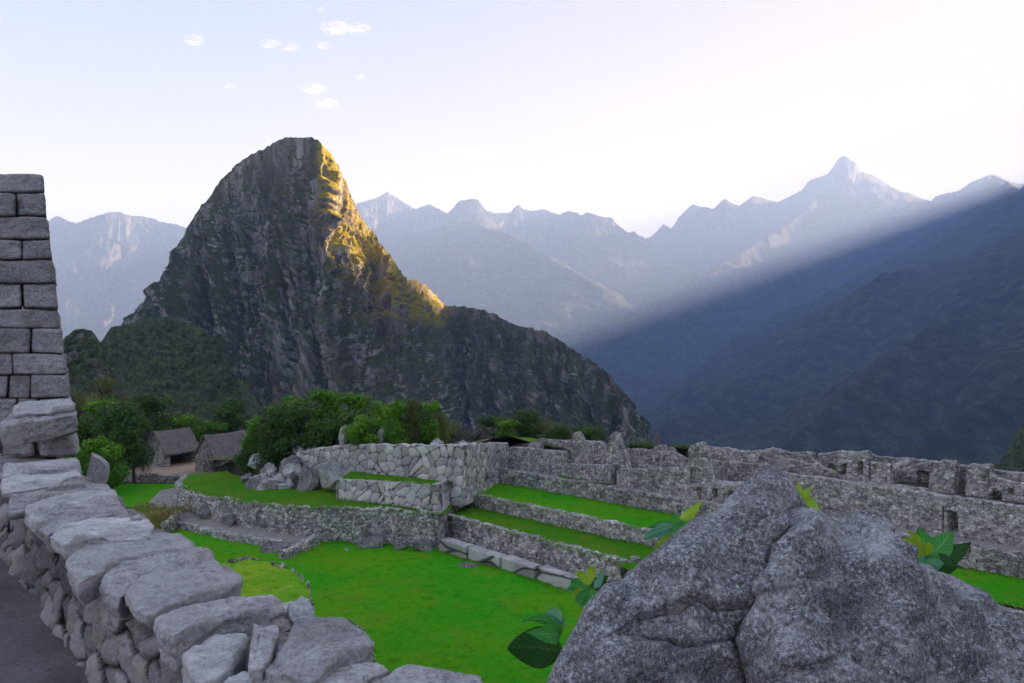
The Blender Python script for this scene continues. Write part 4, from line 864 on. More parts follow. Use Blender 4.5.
rubble("ledge_wall", "rough edge of the small olive grass ledge beyond the capstones", LD2, -13.2, -10.0, 0.35, 0.35, 1.2, M_RUBBLE, 91, relief=0.10, ragged=0.12, side=-1, res=0.07, cat="stone wall")
strip("mossy_ledge", [(p[0] - 0.1, p[1] - 0.2) for p in LD2], [(-8.5, 25), (-7.5, 22.5), (-6.5, 21), (-5.5, 20.5), (-4.6, 21)], -10.02, -10.1, M_TURF, 60, 40, 0.15, scale=1.0, seed=17)
def mound(name, label, c, sx, sy, h, mat, seed):
    r = np.linspace(0, 1, 40)[:, None]; a = np.linspace(0, 2 * np.pi, 90)[None]
    k = 1 + 0.15 * fbm(np.stack([np.cos(a) * 1.5, np.sin(a) * 1.5, 0 * a + seed], -1), 3, 0.5, seed)
    x = c[0] + sx * r * np.cos(a) * k; y = c[1] + sy * r * np.sin(a) * k; z = c[2] + h * (1 - r ** 2) ** 1.3 * np.ones_like(a) - 0.1
    v = np.stack([x, y, z], -1); v[..., 2] += 0.16 * fbm(v / 0.9, 4, 0.6, seed) * (1 - r)
    o = mesh_from(name, v.reshape(-1, 3), grid_faces(40, 90), mat)
    if o.data.polygons[900].normal.z < 0: o.data.flip_normals()
    return struct(o)
M_STRAW = mat_grass("straw_grass", (0.16, 0.17, 0.03), (0.25, 0.22, 0.06), (0.27, 0.22, 0.09), 0.5)
mound("grassy_mound", None, (-26.6, 54.0, -13.0), 2.6, 3.6, 1.25, M_STRAW, 5)
mound("grassy_mound", None, (-28.0, 58.5, -13.0), 1.8, 2.6, 0.6, M_STRAW, 6)
rubble("low_wall", "short upright wall end between the straw-coloured mound and the lawn", [(-24.3, 52.2), (-24.4, 54.8)], -13.2, [-12.3, -12.0], 0.5, 0.35, 1.2, M_RUBBLE, 93, relief=0.08)

_rk = [  # px, py, depth, width, depth size, height, pale?, label
 (469,567,44.6,1.5,1.0,0.75,0,"bluish boulder lying on the lawn in front of the long blocks"),
 (346,551,48.0,0.45,0.4,0.35,1,"small pale stone alone on the lawn below the curved wall"),
 (371,543,48.9,2.2,1.0,1.3,0,"dark boulder built into the foot of the curved wall"),
 (401,545,48.4,1.2,0.8,0.9,0,"smaller dark rock at the curved wall's foot, right of the larger one"),
 (425,547,48.0,1.7,0.8,1.2,0,"leaning dark rock at the right end of the curved wall's foot"),
 (276,549,47.6,2.0,1.2,1.25,0,"dark rock face under the kerb of the gravel path"),
 (205,512,55.0,1.4,0.8,1.5,0,"dark rock jutting from the left stretch of the curved wall"),
 (229,520,52.8,1.2,0.7,1.1,0,"second dark rock jutting from the curved wall above the path"),
 (596,542,45.4,0.6,0.5,0.45,1,"pale stone on the second grass strip near the boulder"),
 (490,475,56.5,0.9,0.6,0.55,0,"small dark rock at the top left end of the upper grass strip"),
 (642,577,37.6,2.0,1.2,1.0,0,"grey rock at the end of the lowest terrace wall beside the boulder"),
 (456,509,54.5,0.7,0.5,0.5,0,"dark stone in the corner at the left end of the middle grass strip"),
]
for i, (px, py, d, a, b, c, pale, lb) in enumerate(_rk):
    rock("rock", lb, P(px, py, d), (a, b, c), M_ROCK if pale else M_DROCK, 600 + i, 26, 0.5, 5)
OUT = [ # outcrop left of the pale walls: px, py, depth, w, d, h, pale, tilt
 (255,462,63,1.8,1.4,1.5,1,0.3,"pale outcrop rock under the left edge of the bushes"),
 (268,474,61,2.0,1.5,1.6,0,0.5,"dark slanting slab low in the outcrop's left side"),
 (282,487,58,2.6,1.6,1.3,1,-0.3,"broad pale rock at the foot of the outcrop"),
 (290,468,60,2.4,1.6,1.9,0,0.4,"tall dark rock in the middle of the outcrop"),
 (300,452,62,1.6,1.3,1.1,1,0.2,"pale rock at the top left of the outcrop under the leaves"),
 (318,452,61,1.9,1.4,1.2,1,-0.2,"pale rock at the top of the outcrop next to the tall wall"),
 (311,482,57.5,2.2,1.6,2.6,0,-0.5,"dark overhanging rock beside the tall pale wall"),
 (331,478,56.5,2.6,1.6,3.2,1,0.25,"largest pale rock face leaning on the tall polygonal wall"),
 (306,501,55,1.9,1.2,0.5,1,0.25,"flat pale slab lying on the grass below the outcrop"),
 (333,503,54.5,1.2,0.9,0.7,0,0.0,"dark stone on the grass at the left end of the lower pale wall"),
 (262,492,58.5,1.3,1.0,0.8,1,0.2,"small pale rock at the left foot of the outcrop"),
 (246,478,62,1.2,1.0,0.9,0,0.3,"small dark rock left of the outcrop near the thatched hut"),
 (345,462,58,1.5,1.0,1.7,1,0.1,"pale rock merging into the left end of the tall wall"),
 (357,481,54.6,1.3,0.8,0.7,0,0.1,"dark rock on the ledge between the two pale walls"),
]
for i, (px, py, d, a, b, c, pale, tl, lb) in enumerate(OUT):
    rock("outcrop_rock", lb, P(px, py, d), (a, b, c), M_ROCK if pale else M_DROCK, 640 + i, 30, 0.6, 5, tilt=tl)
mound("outcrop_base", None, (-16.8, 60.5, -11.2), 4.6, 3.0, 2.2, M_SOIL, 9)
_rs = random.Random(5)
for i in range(46):                       # the jumble of broken rock below the bushes, lying on its earthen core
    a_ = _rs.uniform(3.1, 6.35); r_ = _rs.uniform(0.15, 1.0) ** 0.6; w = _rs.uniform(0.6, 1.7)
    px_, py_ = -16.8 + 4.6 * r_ * math.cos(a_), 60.5 + 3.2 * r_ * math.sin(a_); z_ = -11.1 + 2.2 * max(0.0, 1 - r_ ** 2) ** 1.3
    rock("outcrop_rock", "broken rock in the jumbled outcrop left of the tall polygonal wall", (px_, py_, z_ + 0.12 * w), (w, w * 0.8, w * _rs.uniform(0.5, 1.1)), M_ROCK if _rs.random() < 0.65 else M_DROCK, 1200 + i, 20, 0.6, 5, group="jumbled rocks of the outcrop", tilt=_rs.uniform(-.6, .6))
UPR = [(343,437,57.5,0.9,1.9,"tall tilted grey stone among the bushes on the wall top"), (368,444,57,0.8,0.8,"small low stone on the wall top left of the standing stones"), (381,439,57,0.75,1.6,"upright standing stone on the wall top, left of the pointed ones"),
       (400,441,56.5,0.5,1.3,"thin pointed standing stone on the wall top"), (409,436,57.5,0.9,1.5,"leaning standing stone on the wall top at the bush's edge"), (437,443,55.5,1.1,1.0,"squat stone near the right corner of the tall wall"), (464,446,57,1.3,0.9,"pale boulder on the bank right of the tall wall's corner"), (310,500,54.6,0.5,0.3,"tiny pale stone on the grass below the outcrop")]
for i, (px, py, d, a, h, lb) in enumerate(UPR):
    rock("standing_stone" if h > 1.2 else "rock", lb, P(px, py, d), (a, a * 0.7, h), M_ROCK, 680 + i, 24, 0.5, 5, tilt=(0.15 if i % 2 else -0.12))
mound("dry_bank", None, (-2.0, 67.0, -10.6), 5.5, 6.0, 2.6, M_DRYB, 12)

# ------------------------------------------------------------------ thatched huts and their yard
def mat_thatch():
    t = NT("grey_thatch"); n = t.noise(1.0, 6, 0.7, vec=t.vec((14, 14, 2.2))); n2 = t.noise(1.2, 4, 0.6)
    c = t.ramp(n, [(0.3, (0.09, 0.08, 0.082)), (0.55, (0.24, 0.215, 0.21)), (0.72, (0.38, 0.345, 0.33))])
    t.color(t.mix(t.ramp(n2, [(0.4, 0.35), (0.6, 0.0)]), c, (0.06, 0.055, 0.05))); t.bump(n, 1.0, 0.08); return t.m
M_THATCH = mat_thatch()
M_WOOD = mat_soil("old_timber", (0.05, 0.035, 0.025), (0.12, 0.09, 0.06), 5.0)
def hut(label, A, ld, L, W, he, hr, zf, open_front, seed):
    """A: near gable/front corner; ld: ridge direction; the gable runs to the left of A"""
    ld = np.array(ld, float) / np.linalg.norm(ld); wd = np.array([-ld[1], ld[0]])
    q = lambda u, w: np.array(A) + ld * u + wd * w
    t = thing("thatched_hut", (*q(L / 2, W / 2), zf), label, "hut")
    def gable(u, sd, op=()):
        nst = 30; s = np.linspace(0, W, nst)
        rubble("gable_wall", None, [q(u, w) for w in s], zf - 0.2, [zf + he + (hr - he) * (1 - abs(2 * w / W - 1)) - 0.12 for w in s], 0.35, 0.25, 1.3, M_RUIN, seed, op, 0.06, 0.04, 0.03, 0.02, parent=t, side=sd)
    gable(0, -1, [(W * 0.46, W * 0.46 + 0.34, zf + 1.0, zf + 1.55, 0.28)]); gable(L, 1)
    rubble("back_wall", None, [q(0.3, W - 0.02), q(L - 0.3, W - 0.02)], zf - 0.2, zf + he, 0.35, 0.25, 1.3, M_RUIN, seed + 1, (), 0.08, 0.04, 0.03, 0.0, parent=t, side=-1)
    if not open_front:
        rubble("front_wall", None, [q(0.3, 0.02), q(L - 0.3, 0.02)], zf - 0.2, zf + he, 0.35, 0.25, 1.3, M_RUIN, seed + 2, (), 0.08, 0.04, 0.03, 0.0, parent=t, side=1)
    else:
        for u in (0.28, L - 0.4):
            rubble("corner_pillar", None, [q(u, 0.03), q(u + 0.5, 0.03)], zf - 0.2, zf + he, 0.4, 0.22, 1.3, M_RUIN, seed + 3, (), 0.06, 0.04, 0.03, 0.0, parent=t, side=1)
        b = [q(0.1, 0.05), q(L - 0.1, 0.05), q(L - 0.1, 0.22), q(0.1, 0.22)]
        mesh_from("beam", [(*p, zf + he - 0.16) for p in b] + [(*p, zf + he - 0.02) for p in b], [[0, 3, 2, 1], [4, 5, 6, 7], [0, 1, 5, 4], [1, 2, 6, 5], [2, 3, 7, 6], [3, 0, 4, 7]], M_WOOD, parent=t, smooth=False)
    # thatch: two thick slopes with a rounded ridge and ragged eaves
    nu, nw = 90, 60; us = np.linspace(-0.12, L + 0.2, nu); ov = 0.32
    prof_w = np.linspace(-ov, W + ov, nw)
    def slab(off):
        Z = zf + he + (hr - he) * (1 - np.abs(2 * prof_w / W - 1)) + off; Z = np.minimum(Z, zf + hr + off - 0.07)
        Wg, Ug = np.meshgrid(prof_w, us, indexing='ij')
        X = A[0] + ld[0] * Ug + wd[0] * Wg; Y = A[1] + ld[1] * Ug + wd[1] * Wg; Zg = np.repeat(Z[:, None], nu, 1)
        v = np.stack([X, Y, Zg], -1); sag = -0.10 * np.sin(np.pi * (Ug / L).clip(0, 1)) * (np.abs(2 * Wg / W - 1) < 0.3)
        v[..., 2] += sag + 0.05 * fbm(v / 0.35, 4, 0.65, seed + 9); return v
    up, dn = slab(0.22), slab(0.0)
    per_u = np.concatenate([[(0, j) for j in range(nu)], [(i, nu - 1) for i in range(1, nw)], [(nw - 1, j) for j in range(nu - 2, -1, -1)], [(i, 0) for i in range(nw - 2, 0, -1)]])
    idx = np.array([i * nu + j for i, j in per_u]); N = nu * nw; nx = np.roll(idx, -1)
    F4 = np.concatenate([grid_faces(nw, nu), grid_faces(nw, nu, N, True), np.stack([idx, nx, nx + N, idx + N], 1)])
    o = mesh_from("thatched_roof", np.concatenate([up.reshape(-1, 3), dn.reshape(-1, 3)]), F4, M_THATCH, parent=t)
    bm = bmesh.new(); bm.from_mesh(o.data); bmesh.ops.recalc_face_normals(bm, faces=bm.faces); bm.to_mesh(o.data); bm.free()
    return t
ZH = -12.75
hut("open-fronted thatched hut with dark interior facing the sandy yard", (-37.7, 80.2), (0.45, 0.89), 4.4, 3.2, 1.65, 3.75, ZH, True, 711)
hut("closed thatched hut with a pale gable and tiny window beside the rocks", (-30.9, 76.6), (0.50, 0.87), 5.0, 2.9, 1.7, 3.75, ZH, False, 731)
strip("sandy_yard", [(-40.5, 75.5), (-31, 74.2)], [(-41, 86), (-29, 84)], ZH + 0.02, ZH + 0.05, M_SAND, 60, 40, 0.05, seed=18)
rubble("yard_wall", "low drystone wall along the near edge of the sandy yard", [(-41.6, 78.0), (-40.2, 75.6), (-36.5, 74.6), (-33.2, 74.4)], -13.4, [-12.7, -12.55, -12.62, -12.7], 0.6, 0.28, 1.4, M_RUIN, 95, relief=0.06, ragged=0.09)
rubble("low_wall", "broken low wall in front of the closed hut's long side", [(-30.6, 75.6), (-28.6, 76.6), (-26.8, 78.0)], -13.2, [-11.9, -11.5, -11.6], 0.6, 0.3, 1.3, M_RUIN, 96, relief=0.08, ragged=0.15)

# ------------------------------------------------------------------ foliage
def mat_leaf(name, dark, mid, light, trans=0.0):
    t = NT(name); c = t.ramp(t.attr("lc"), [(0.0, dark), (0.5, mid), (1.0, light)])
    t.color(c); t.b.inputs["Roughness"].default_value = 0.6; t.b.inputs["Specular IOR Level"].default_value = 0.3
    if trans:
        tr = t.n("ShaderNodeBsdfTranslucent"); t.l(c, tr.inputs[0]); mx = t.n("ShaderNodeMixShader"); mx.inputs[0].default_value = trans
        t.l(t.b.outputs[0], mx.inputs[1]); t.l(tr.outputs[0], mx.inputs[2]); t.l(mx.outputs[0], t.t.nodes["Material Output"].inputs[0])
    return t.m
M_LEAF = [mat_leaf("dark_leaves", (0.02, 0.045, 0.01), (0.065, 0.135, 0.022), (0.17, 0.28, 0.045), 0.3), mat_leaf("fresh_leaves", (0.04, 0.12, 0.010), (0.12, 0.31, 0.018), (0.30, 0.52, 0.03), 0.35),
          mat_leaf("olive_leaves", (0.045, 0.06, 0.015), (0.14, 0.18, 0.045), (0.32, 0.35, 0.11), 0.3), mat_leaf("grey_twigs", (0.05, 0.045, 0.045), (0.10, 0.09, 0.09), (0.16, 0.15, 0.15), 0.0)]
M_LEAF.append(mat_leaf("straw_blades", (0.14, 0.14, 0.03), (0.24, 0.21, 0.06), (0.34, 0.29, 0.10), 0.3))
M_BARK = mat_soil("bark", (0.05, 0.042, 0.035), (0.11, 0.095, 0.08), 4.0)
def crown_mesh(seed, n, leaf, droop=0.0, blobs=9, spiky=False):
    """unit crown (about 1 wide, 1 tall, foot at 0): leaf-sized faces in uneven clumps"""
    rs = np.random.RandomState(seed); V = []; Fc = []; LC = []
    cs = []
    for b in range(blobs):
        a = rs.uniform(0, 6.28); rr = rs.uniform(0.0, 0.34); h = rs.uniform(0.14, 0.84); cs.append((rr * math.cos(a) * (1.2 - h * 0.5), rr * math.sin(a) * (1.2 - h * 0.5), h, rs.uniform(0.12, 0.24), rs.uniform(0.2, 0.8)))
    cs.append((0, 0, 0.35, 0.30, 0.3))
    cs = np.array(cs); w = cs[:, 3] ** 2; w /= w.sum(); pick = rs.choice(len(cs), n, p=w)
    d = rs.normal(size=(n, 3)); d /= np.linalg.norm(d, axis=1, keepdims=True); rad = rs.uniform(0.25, 1.0, n) ** 0.45 * (1 + 0.25 * noise(d * 2.5 + pick[:, None] * 5.1, seed))
    c = cs[pick]; pos = c[:, :3] + d * (c[:, 3] * rad)[:, None] * np.array([1, 1, 0.85]); pos[:, 2] = np.maximum(pos[:, 2], 0.02)
    nr = d * 0.7 + rs.normal(size=(n, 3)) * 0.6 + np.array([0, 0, 0.5]); nr /= np.linalg.norm(nr, axis=1, keepdims=True)
    tg = np.cross(nr, rs.normal(size=(n, 3))); tg /= np.linalg.norm(tg, axis=1, keepdims=True); bt = np.cross(nr, tg)
    ln = leaf * rs.uniform(0.6, 1.4, n)[:, None]; wd = ln * rs.uniform(0.35, 0.6, n)[:, None]
    if spiky: ln *= 1.9; wd *= 0.35; tg = tg + np.array([0, 0, 0.8])
    fold = 0.25 * wd * nr
    q = np.stack([pos - tg * ln * 0.5, pos + bt * wd * 0.5 - fold, pos + tg * ln * 0.55 + np.array([0, 0, -droop]) * ln, pos - bt * wd * 0.5 - fold], 1)
    lc = np.clip(c[:, 4] * 0.6 + rs.uniform(-0.15, 0.5, n), 0, 1)
    me = bpy.data.meshes.new("crown"); v = q.reshape(-1, 3); f = np.arange(n * 4).reshape(n, 4)
    o = mesh_from("crown", v, f, M_LEAF[0], attrs={"lc": np.repeat(lc, 4)}, smooth=False); me2 = o.data; bpy.data.objects.remove(o); bpy.data.meshes.remove(me)
    return me2
def trunk_mesh(seed):
    rs = random.Random(seed); V, Fc = [], []
    def limb(a, b, r0, r1):
        a, b = Vector(a), Vector(b); ax = (b - a).normalized(); s = ax.orthogonal().normalized(); u = ax.cross(s); o = len(V)
        for k in range(4):
            t = k / 3; c = a.lerp(b, t) + s * (0.03 * math.sin(t * 3 + seed)); r = r0 + (r1 - r0) * t
            for j in range(6): V.append(c + (s * math.cos(j * 1.0472) + u * math.sin(j * 1.0472)) * r)
        for k in range(3):
            for j in range(6): Fc.append([o + k * 6 + j, o + k * 6 + (j + 1) % 6, o + k * 6 + 6 + (j + 1) % 6, o + k * 6 + 6 + j])
    limb((0, 0, -0.05), (0.02, 0, 0.4), 0.04, 0.025)
    for k in range(6):
        a = rs.uniform(0, 6.28); h = rs.uniform(0.15, 0.4); limb((0.01, 0, h), (0.3 * math.cos(a), 0.3 * math.sin(a), h + rs.uniform(0.25, 0.45)), 0.02, 0.006)
    me = bpy.data.meshes.new("trunk"); me.from_pydata([tuple(v) for v in V], [], Fc); me.materials.append(M_BARK); return me
CROWNS = {}
for kind, (mi, n, lf, dr, sp) in {"dark": (0, 5200, 0.050, 0.1, False), "fresh": (1, 4600, 0.060, 0.15, False), "olive": (2, 3800, 0.050, 0.0, True), "bare": (3, 1500, 0.055, 0.0, True)}.items():
    CROWNS[kind] = []
    for s in range(3):
        me = crown_mesh(800 + s * 13 + mi * 71, n, lf, dr, 9 + s, sp); me.materials.clear(); me.materials.append(M_LEAF[mi]); CROWNS[kind].append(me)
TRUNKS = [trunk_mesh(s) for s in range(3)]
_kc = [0]
def bush(px, py, d, wpx, hpx, kind, label, name="bush", cat="bush", group=None, sink=0.2):
    """py: foot row; wpx, hpx: apparent size"""
    i = _kc[0]; _kc[0] += 1; rs = random.Random(900 + i)
    p = P(px, py, d); w, h = wpx * d / F, hpx * d / F * 1.08
    t = thing(name, (p[0], p[1], p[2] - sink * h), label, cat, group)
    t.rotation_euler = (0, 0, rs.uniform(0, 6.28)); t.scale = (w * 1.35, w * 1.35, h * 1.1)
    for nm, me in (("crown", CROWNS[kind][i % 3]), ("trunk", TRUNKS[i % 3])):
        o = bpy.data.objects.new(nm, me); C.objects.link(o); o.parent = t
    return t
BUSHES = [
 # left of the huts
 (84,450,72,42,58,"dark","dark bush showing just right of the squared pier"), (100,432,78,46,36,"fresh","bright bush at the top of the thicket right of the pier"), (118,462,70,52,62,"dark","big dark bush in the middle of the thicket left of the huts"),
 (92,478,66,42,48,"fresh","lush low bush behind the small upright stone"), (112,480,66,40,40,"fresh","lush green bush at the edge of the lawn strip"), (134,470,74,34,46,"bare","greyish twiggy bush against the open hut's left gable"), (134,440,84,44,40,"dark","dark bush behind the open hut's left side"),
 (74,425,82,40,40,"olive","olive bush directly behind the pier's edge"), (146,428,90,44,36,"dark","dark shrub at the foot of the forested hill"), (104,410,92,52,38,"olive","olive scrub below the rocky knoll"),
 (185,442,92,40,30,"fresh","bright spreading bush behind the open hut's roof"), (207,444,94,38,28,"fresh","bright bush between the two roofs"), (168,430,98,44,28,"dark","dark scrub high behind the open hut"), (226,430,98,44,34,"dark","dark scrub high behind the closed hut"), (200,462,88,22,24,"bare","grey twiggy shrub between the two huts"),
 # the long clump above the outcrop
 (252,466,66,36,44,"dark","dark bush at the left end of the long thicket beside the closed hut"), (256,452,66,34,38,"fresh","yellow-green bush on the left end of the long thicket"), (276,458,64,44,56,"dark","dark dense bush above the left of the outcrop"), (278,436,67,38,40,"olive","olive bush on top of the thicket's left half"),
 (300,452,63,50,58,"dark","tall dark bush over the outcrop's middle"), (290,424,70,40,34,"fresh","bright crest of leaves behind the tall dark bush"), (322,450,62,50,52,"dark","broad dark bush left of the tilted grey stone"), (326,422,68,44,36,"fresh","bright green bush crowning the thicket's centre"), (334,414,72,14,26,"olive","thin upright shrub poking above the thicket"),
 (352,442,62,46,48,"dark","dark bush behind the tilted grey stone"), (356,424,66,46,34,"fresh","fresh green bush top right of the centre"), (378,440,61,42,46,"fresh","lush bush behind the standing stone"), (390,428,63,36,36,"dark","dark bush near the right end of the thicket"), (396,440,56.6,34,44,"fresh","bright shrub beside the pointed standing stone"), (412,438,56.8,34,42,"olive","pale shrub wrapped round the leaning standing stone"),
 (426,440,57.5,38,46,"fresh","fresh green shrub at the right end of the long thicket"), (436,442,60,26,40,"olive","straggly shrub over the tall wall's right corner"), (362,442,57.0,36,30,"fresh","bright low bush hugging the wall top between two stones"),
 # right of the wall corner
 (478,440,74,40,16,"bare","low brownish brush on the bank right of the tall wall"), (506,438,80,30,20,"fresh","small bright bush in the grassy bank"), (524,438,84,36,30,"dark","dark bush at the back of the grassy bank"), (556,442,78,32,28,"dark","round dark bush left of the first pointed gable"), (540,440,86,30,26,"olive","olive bush between the grassy bank and the round bush"),
 (494,434,86,34,20,"dark","dark low scrub along the far edge of the bank"), (596,450,62,14,24,"dark","dark shrub between the two pointed gables"), (450,440,76,36,22,"olive","low olive scrub behind the tall wall's corner"), (590,446,96,40,22,"dark","dark scrub far behind the first pointed gable"), (640,452,96,44,18,"dark","dark scrub on the drop beyond the second gable"), (684,455,98,44,14,"dark","dark scrub on the drop beyond the broken gable"),
]
for px, py, d, wp, hp, k, lb in BUSHES: bush(px, py, d, wp, hp, k, lb, group="bushes around the ruins")

# tufts of longer grass and weeds along wall feet and ledge rims
def tufts(name, lines, per_m, h, seed, mat=1, spread=0.12):
    rs = np.random.RandomState(seed); V, L = [], []
    for ln in lines:
        ln = np.asarray(ln, float); Lg = np.linalg.norm(np.diff(ln, axis=0), axis=1).sum(); n = max(4, int(Lg * per_m))
        base = resample(ln, n) + rs.normal(size=(n, 3)) * np.array([spread, spread, 0.01])
        for _ in range(5):
            a = rs.uniform(0, 6.28, n); hh = h * rs.uniform(0.4, 1.3, n); le = rs.uniform(0.2, 0.9, n) * hh; w = 0.012 + 0.02 * rs.rand(n)
            dx, dy = np.cos(a), np.sin(a); b0 = base + rs.normal(size=(n, 3)) * np.array([0.06, 0.06, 0])
            p1 = b0 + np.stack([-dy * w, dx * w, 0 * w], 1); p2 = b0 + np.stack([dy * w, -dx * w, 0 * w], 1); p3 = b0 + np.stack([dx * le, dy * le, hh], 1)
            V.append(np.stack([p1, p2, p3], 1).reshape(-1, 3)); L.append(np.repeat(rs.rand(n), 3))
    V = np.concatenate(V); o = mesh_from(name, V, np.arange(len(V)).reshape(-1, 3), M_LEAF[mat], attrs={"lc": np.concatenate(L)}, smooth=False); o["kind"] = "stuff"
z3 = lambda pts, z: [(p[0], p[1], z) for p in pts]
tufts("grass", [z3([sv(s, T1v(s) + 0.15) for s in (-39, -24)], ZA), z3([sv(s, 35.95) for s in (-41, -20)], ZA), z3([sv(s, 36.3) for s in (-41, 5)], ZB), z3([sv(s, 40.95) for s in (-42, 10)], ZB), z3([(p[0], p[1] + 0.2) for p in L1[2:13]], -10.82), z3([(p[0], p[1] - 0.15) for p in M2[:3]], -10.8), z3([(p[0], p[1] + .2) for p in M2[:3]], -9.15)], 14, 0.13, 41, 1)
tufts("grass", [z3([(p[0], p[1] - 0.3) for p in L1[6:13]], -13.0), z3([sv(s, 30.4) for s in (-37, -26)], -12.98)], 16, 0.09, 42, 1, 0.12)
tufts("grass", [[tuple(np.array([-26.6, 54, -12.1]) + np.array([2.2 * math.cos(k), 3 * math.sin(k * 1.7), 0.3 * math.sin(k * 5)])) for k in range(24)]], 10, 0.30, 43, 4, 0.5)

# ------------------------------------------------------------------ leafy plants round the boulder
def mat_blade(name, a, b, vein):
    t = NT(name); s = t.attr("side"); v = t.attr("vein")
    c = t.mix(t.noise(30, 4, 0.6), a, b); c = t.mix(v, c, vein)
    t.color(c); t.b.inputs["Roughness"].default_value = 0.55; t.b.inputs["Specular IOR Level"].default_value = 0.45
    tr = t.n("ShaderNodeBsdfTranslucent"); t.l(c, tr.inputs[0]); mx = t.n("ShaderNodeMixShader"); mx.inputs[0].default_value = 0.3
    t.l(t.b.outputs[0], mx.inputs[1]); t.l(tr.outputs[0], mx.inputs[2]); t.l(mx.outputs[0], t.t.nodes["Material Output"].inputs[0])
    return t.m
M_BL = {"deep": mat_blade("deep_green_leaf", (0.012, 0.075, 0.010), (0.025, 0.12, 0.016), (0.05, 0.16, 0.03)), "green": mat_blade("green_leaf", (0.03, 0.27, 0.035), (0.06, 0.38, 0.055), (0.20, 0.50, 0.14)),
        "blue": mat_blade("bluish_leaf", (0.09, 0.33, 0.17), (0.15, 0.42, 0.24), (0.32, 0.58, 0.40)), "lime": mat_blade("lime_leaf", (0.24, 0.50, 0.015), (0.40, 0.58, 0.03), (0.48, 0.62, 0.09))}
def leaf(parent, base, tip, width, mat, curl=0.25, roll=0.0, cup=0.25, seed=0, wave=0.06):
    """one ovate leaf blade with midrib and side veins, from its stalk end to its tip"""
    a, b = np.array(base, float), np.array(tip, float); ax = b - a; L = np.linalg.norm(ax); ax /= L
    view = (a + b) / 2; view /= np.linalg.norm(view); sd = np.cross(ax, view); sd /= np.linalg.norm(sd); up = np.cross(sd, ax)
    sd, up = sd * math.cos(roll) + up * math.sin(roll), up * math.cos(roll) - sd * math.sin(roll)
    if up[2] < 0 and abs(roll) < 0.01: up = -up
    n, m = 44, 25; t = np.linspace(0, 1, n)[:, None]; s = np.linspace(-1, 1, m)[None]
    wp = np.sin(np.pi * np.clip(t, 0.001, 1) ** 0.75) ** 0.85 * (1 - 0.25 * t) * width * 0.5 + 0.002
    x = s * wp; hgt = curl * L * np.sin(np.pi * t) * 0.5 + cup * np.abs(x) + wave * L * 0.5 * np.sin(t * 11 + seed + s * 1.5) * np.abs(s) ** 2
    vein = np.maximum(np.exp(-(np.abs(s) / 0.07) ** 2) * np.ones_like(t), np.exp(-((((t * 9 - np.abs(s) * 2.2) % 1) - 0.5) / 0.12) ** 2) * 0.7)
    hgt = hgt - 0.02 * L * vein * 0.4 + 0.012 * L * np.sin((t * 9 - np.abs(s) * 2.2) * 2 * np.pi)
    v = a + ax * (t * L)[..., None] + sd * x[..., None] + up * hgt[..., None]
    return mesh_from("leaf", v.reshape(-1, 3), grid_faces(n, m), mat, parent=parent, attrs={"vein": vein, "side": np.broadcast_to(np.abs(s), vein.shape)})
def stem(parent, pts, r0, r1, mat):
    p = resample(pts, 14); V, Fc = [], []
    for i, c in enumerate(p):
        tg = Vector(p[min(i + 1, 13)] - p[max(i - 1, 0)]).normalized(); s = tg.orthogonal().normalized(); u = tg.cross(s); r = r0 + (r1 - r0) * i / 13
        for j in range(8): V.append(Vector(c) + (s * math.cos(j * .7854) + u * math.sin(j * .7854)) * r)
    for i in range(13):
        for j in range(8): Fc.append([i * 8 + j, i * 8 + (j + 1) % 8, i * 8 + 8 + (j + 1) % 8, i * 8 + 8 + j])
    return mesh_from("stem", [tuple(v) for v in V], Fc, mat, parent=parent)
def plant(label, d, root, node, leaves):
    """pixel coordinates at depth d: root (below the rock's rim), node where the leaves meet, leaves = (tip px, tip py, width px, kind, depth shift, curl, roll)"""
    r, nd = P(*root, d + 0.1), P(*node, d); t = thing("leafy_plant", r, label, "plant")
    stem(t, [r, (r + nd) / 2 + np.array([0.01, 0, 0.01]), nd], 0.007, 0.004, M_BL["green"])
    for i, (x0, y0, tx, ty, wp, k, dd, curl, roll) in enumerate(leaves):
        b = P(x0, y0, d); tip = P(tx, ty, d + dd)
        if math.hypot(x0 - node[0], y0 - node[1]) > 3: stem(t, [nd, b], 0.0035, 0.0025, M_BL["green"])
        leaf(t, b, tip, wp * d / F, M_BL[k], curl, roll, 0.18, i * 2.1)
plant("plant with a big dark drooping leaf at the boulder's lower left edge", 2.95, (566, 690), (558, 640),
      [(562, 652, 507, 648, 44, "deep", -0.05, 0.35, 0.25), (560, 634, 527, 633, 20, "green", -0.12, 0.3, 0.0), (560, 628, 521, 621, 16, "green", 0.05, 0.3, 0.9), (562, 622, 545, 612, 14, "blue", 0.05, 0.3, 0.6), (564, 626, 548, 606, 8, "blue", 0.08, 0.3, 1.0)])
plant("plant with curling young leaves at the boulder's left rim above the lawn", 3.05, (588, 620), (588, 590),
      [(588, 592, 571, 586, 14, "green", -0.08, 0.7, 0.2), (589, 590, 582, 606, 13, "green", -0.1, 0.6, 0.4), (590, 590, 600, 604, 14, "green", -0.1, 0.5, 0.3), (588, 586, 576, 575, 8, "lime", -0.05, 0.8, 0.4), (589, 585, 590, 566, 9, "lime", -0.05, 0.7, 0.2), (591, 586, 608, 576, 15, "deep", 0.02, 0.8, 0.2), (590, 588, 603, 568, 9, "blue", 0.03, 0.6, 0.5), (588, 591, 573, 597, 9, "lime", -0.05, 0.5, 0.3)])
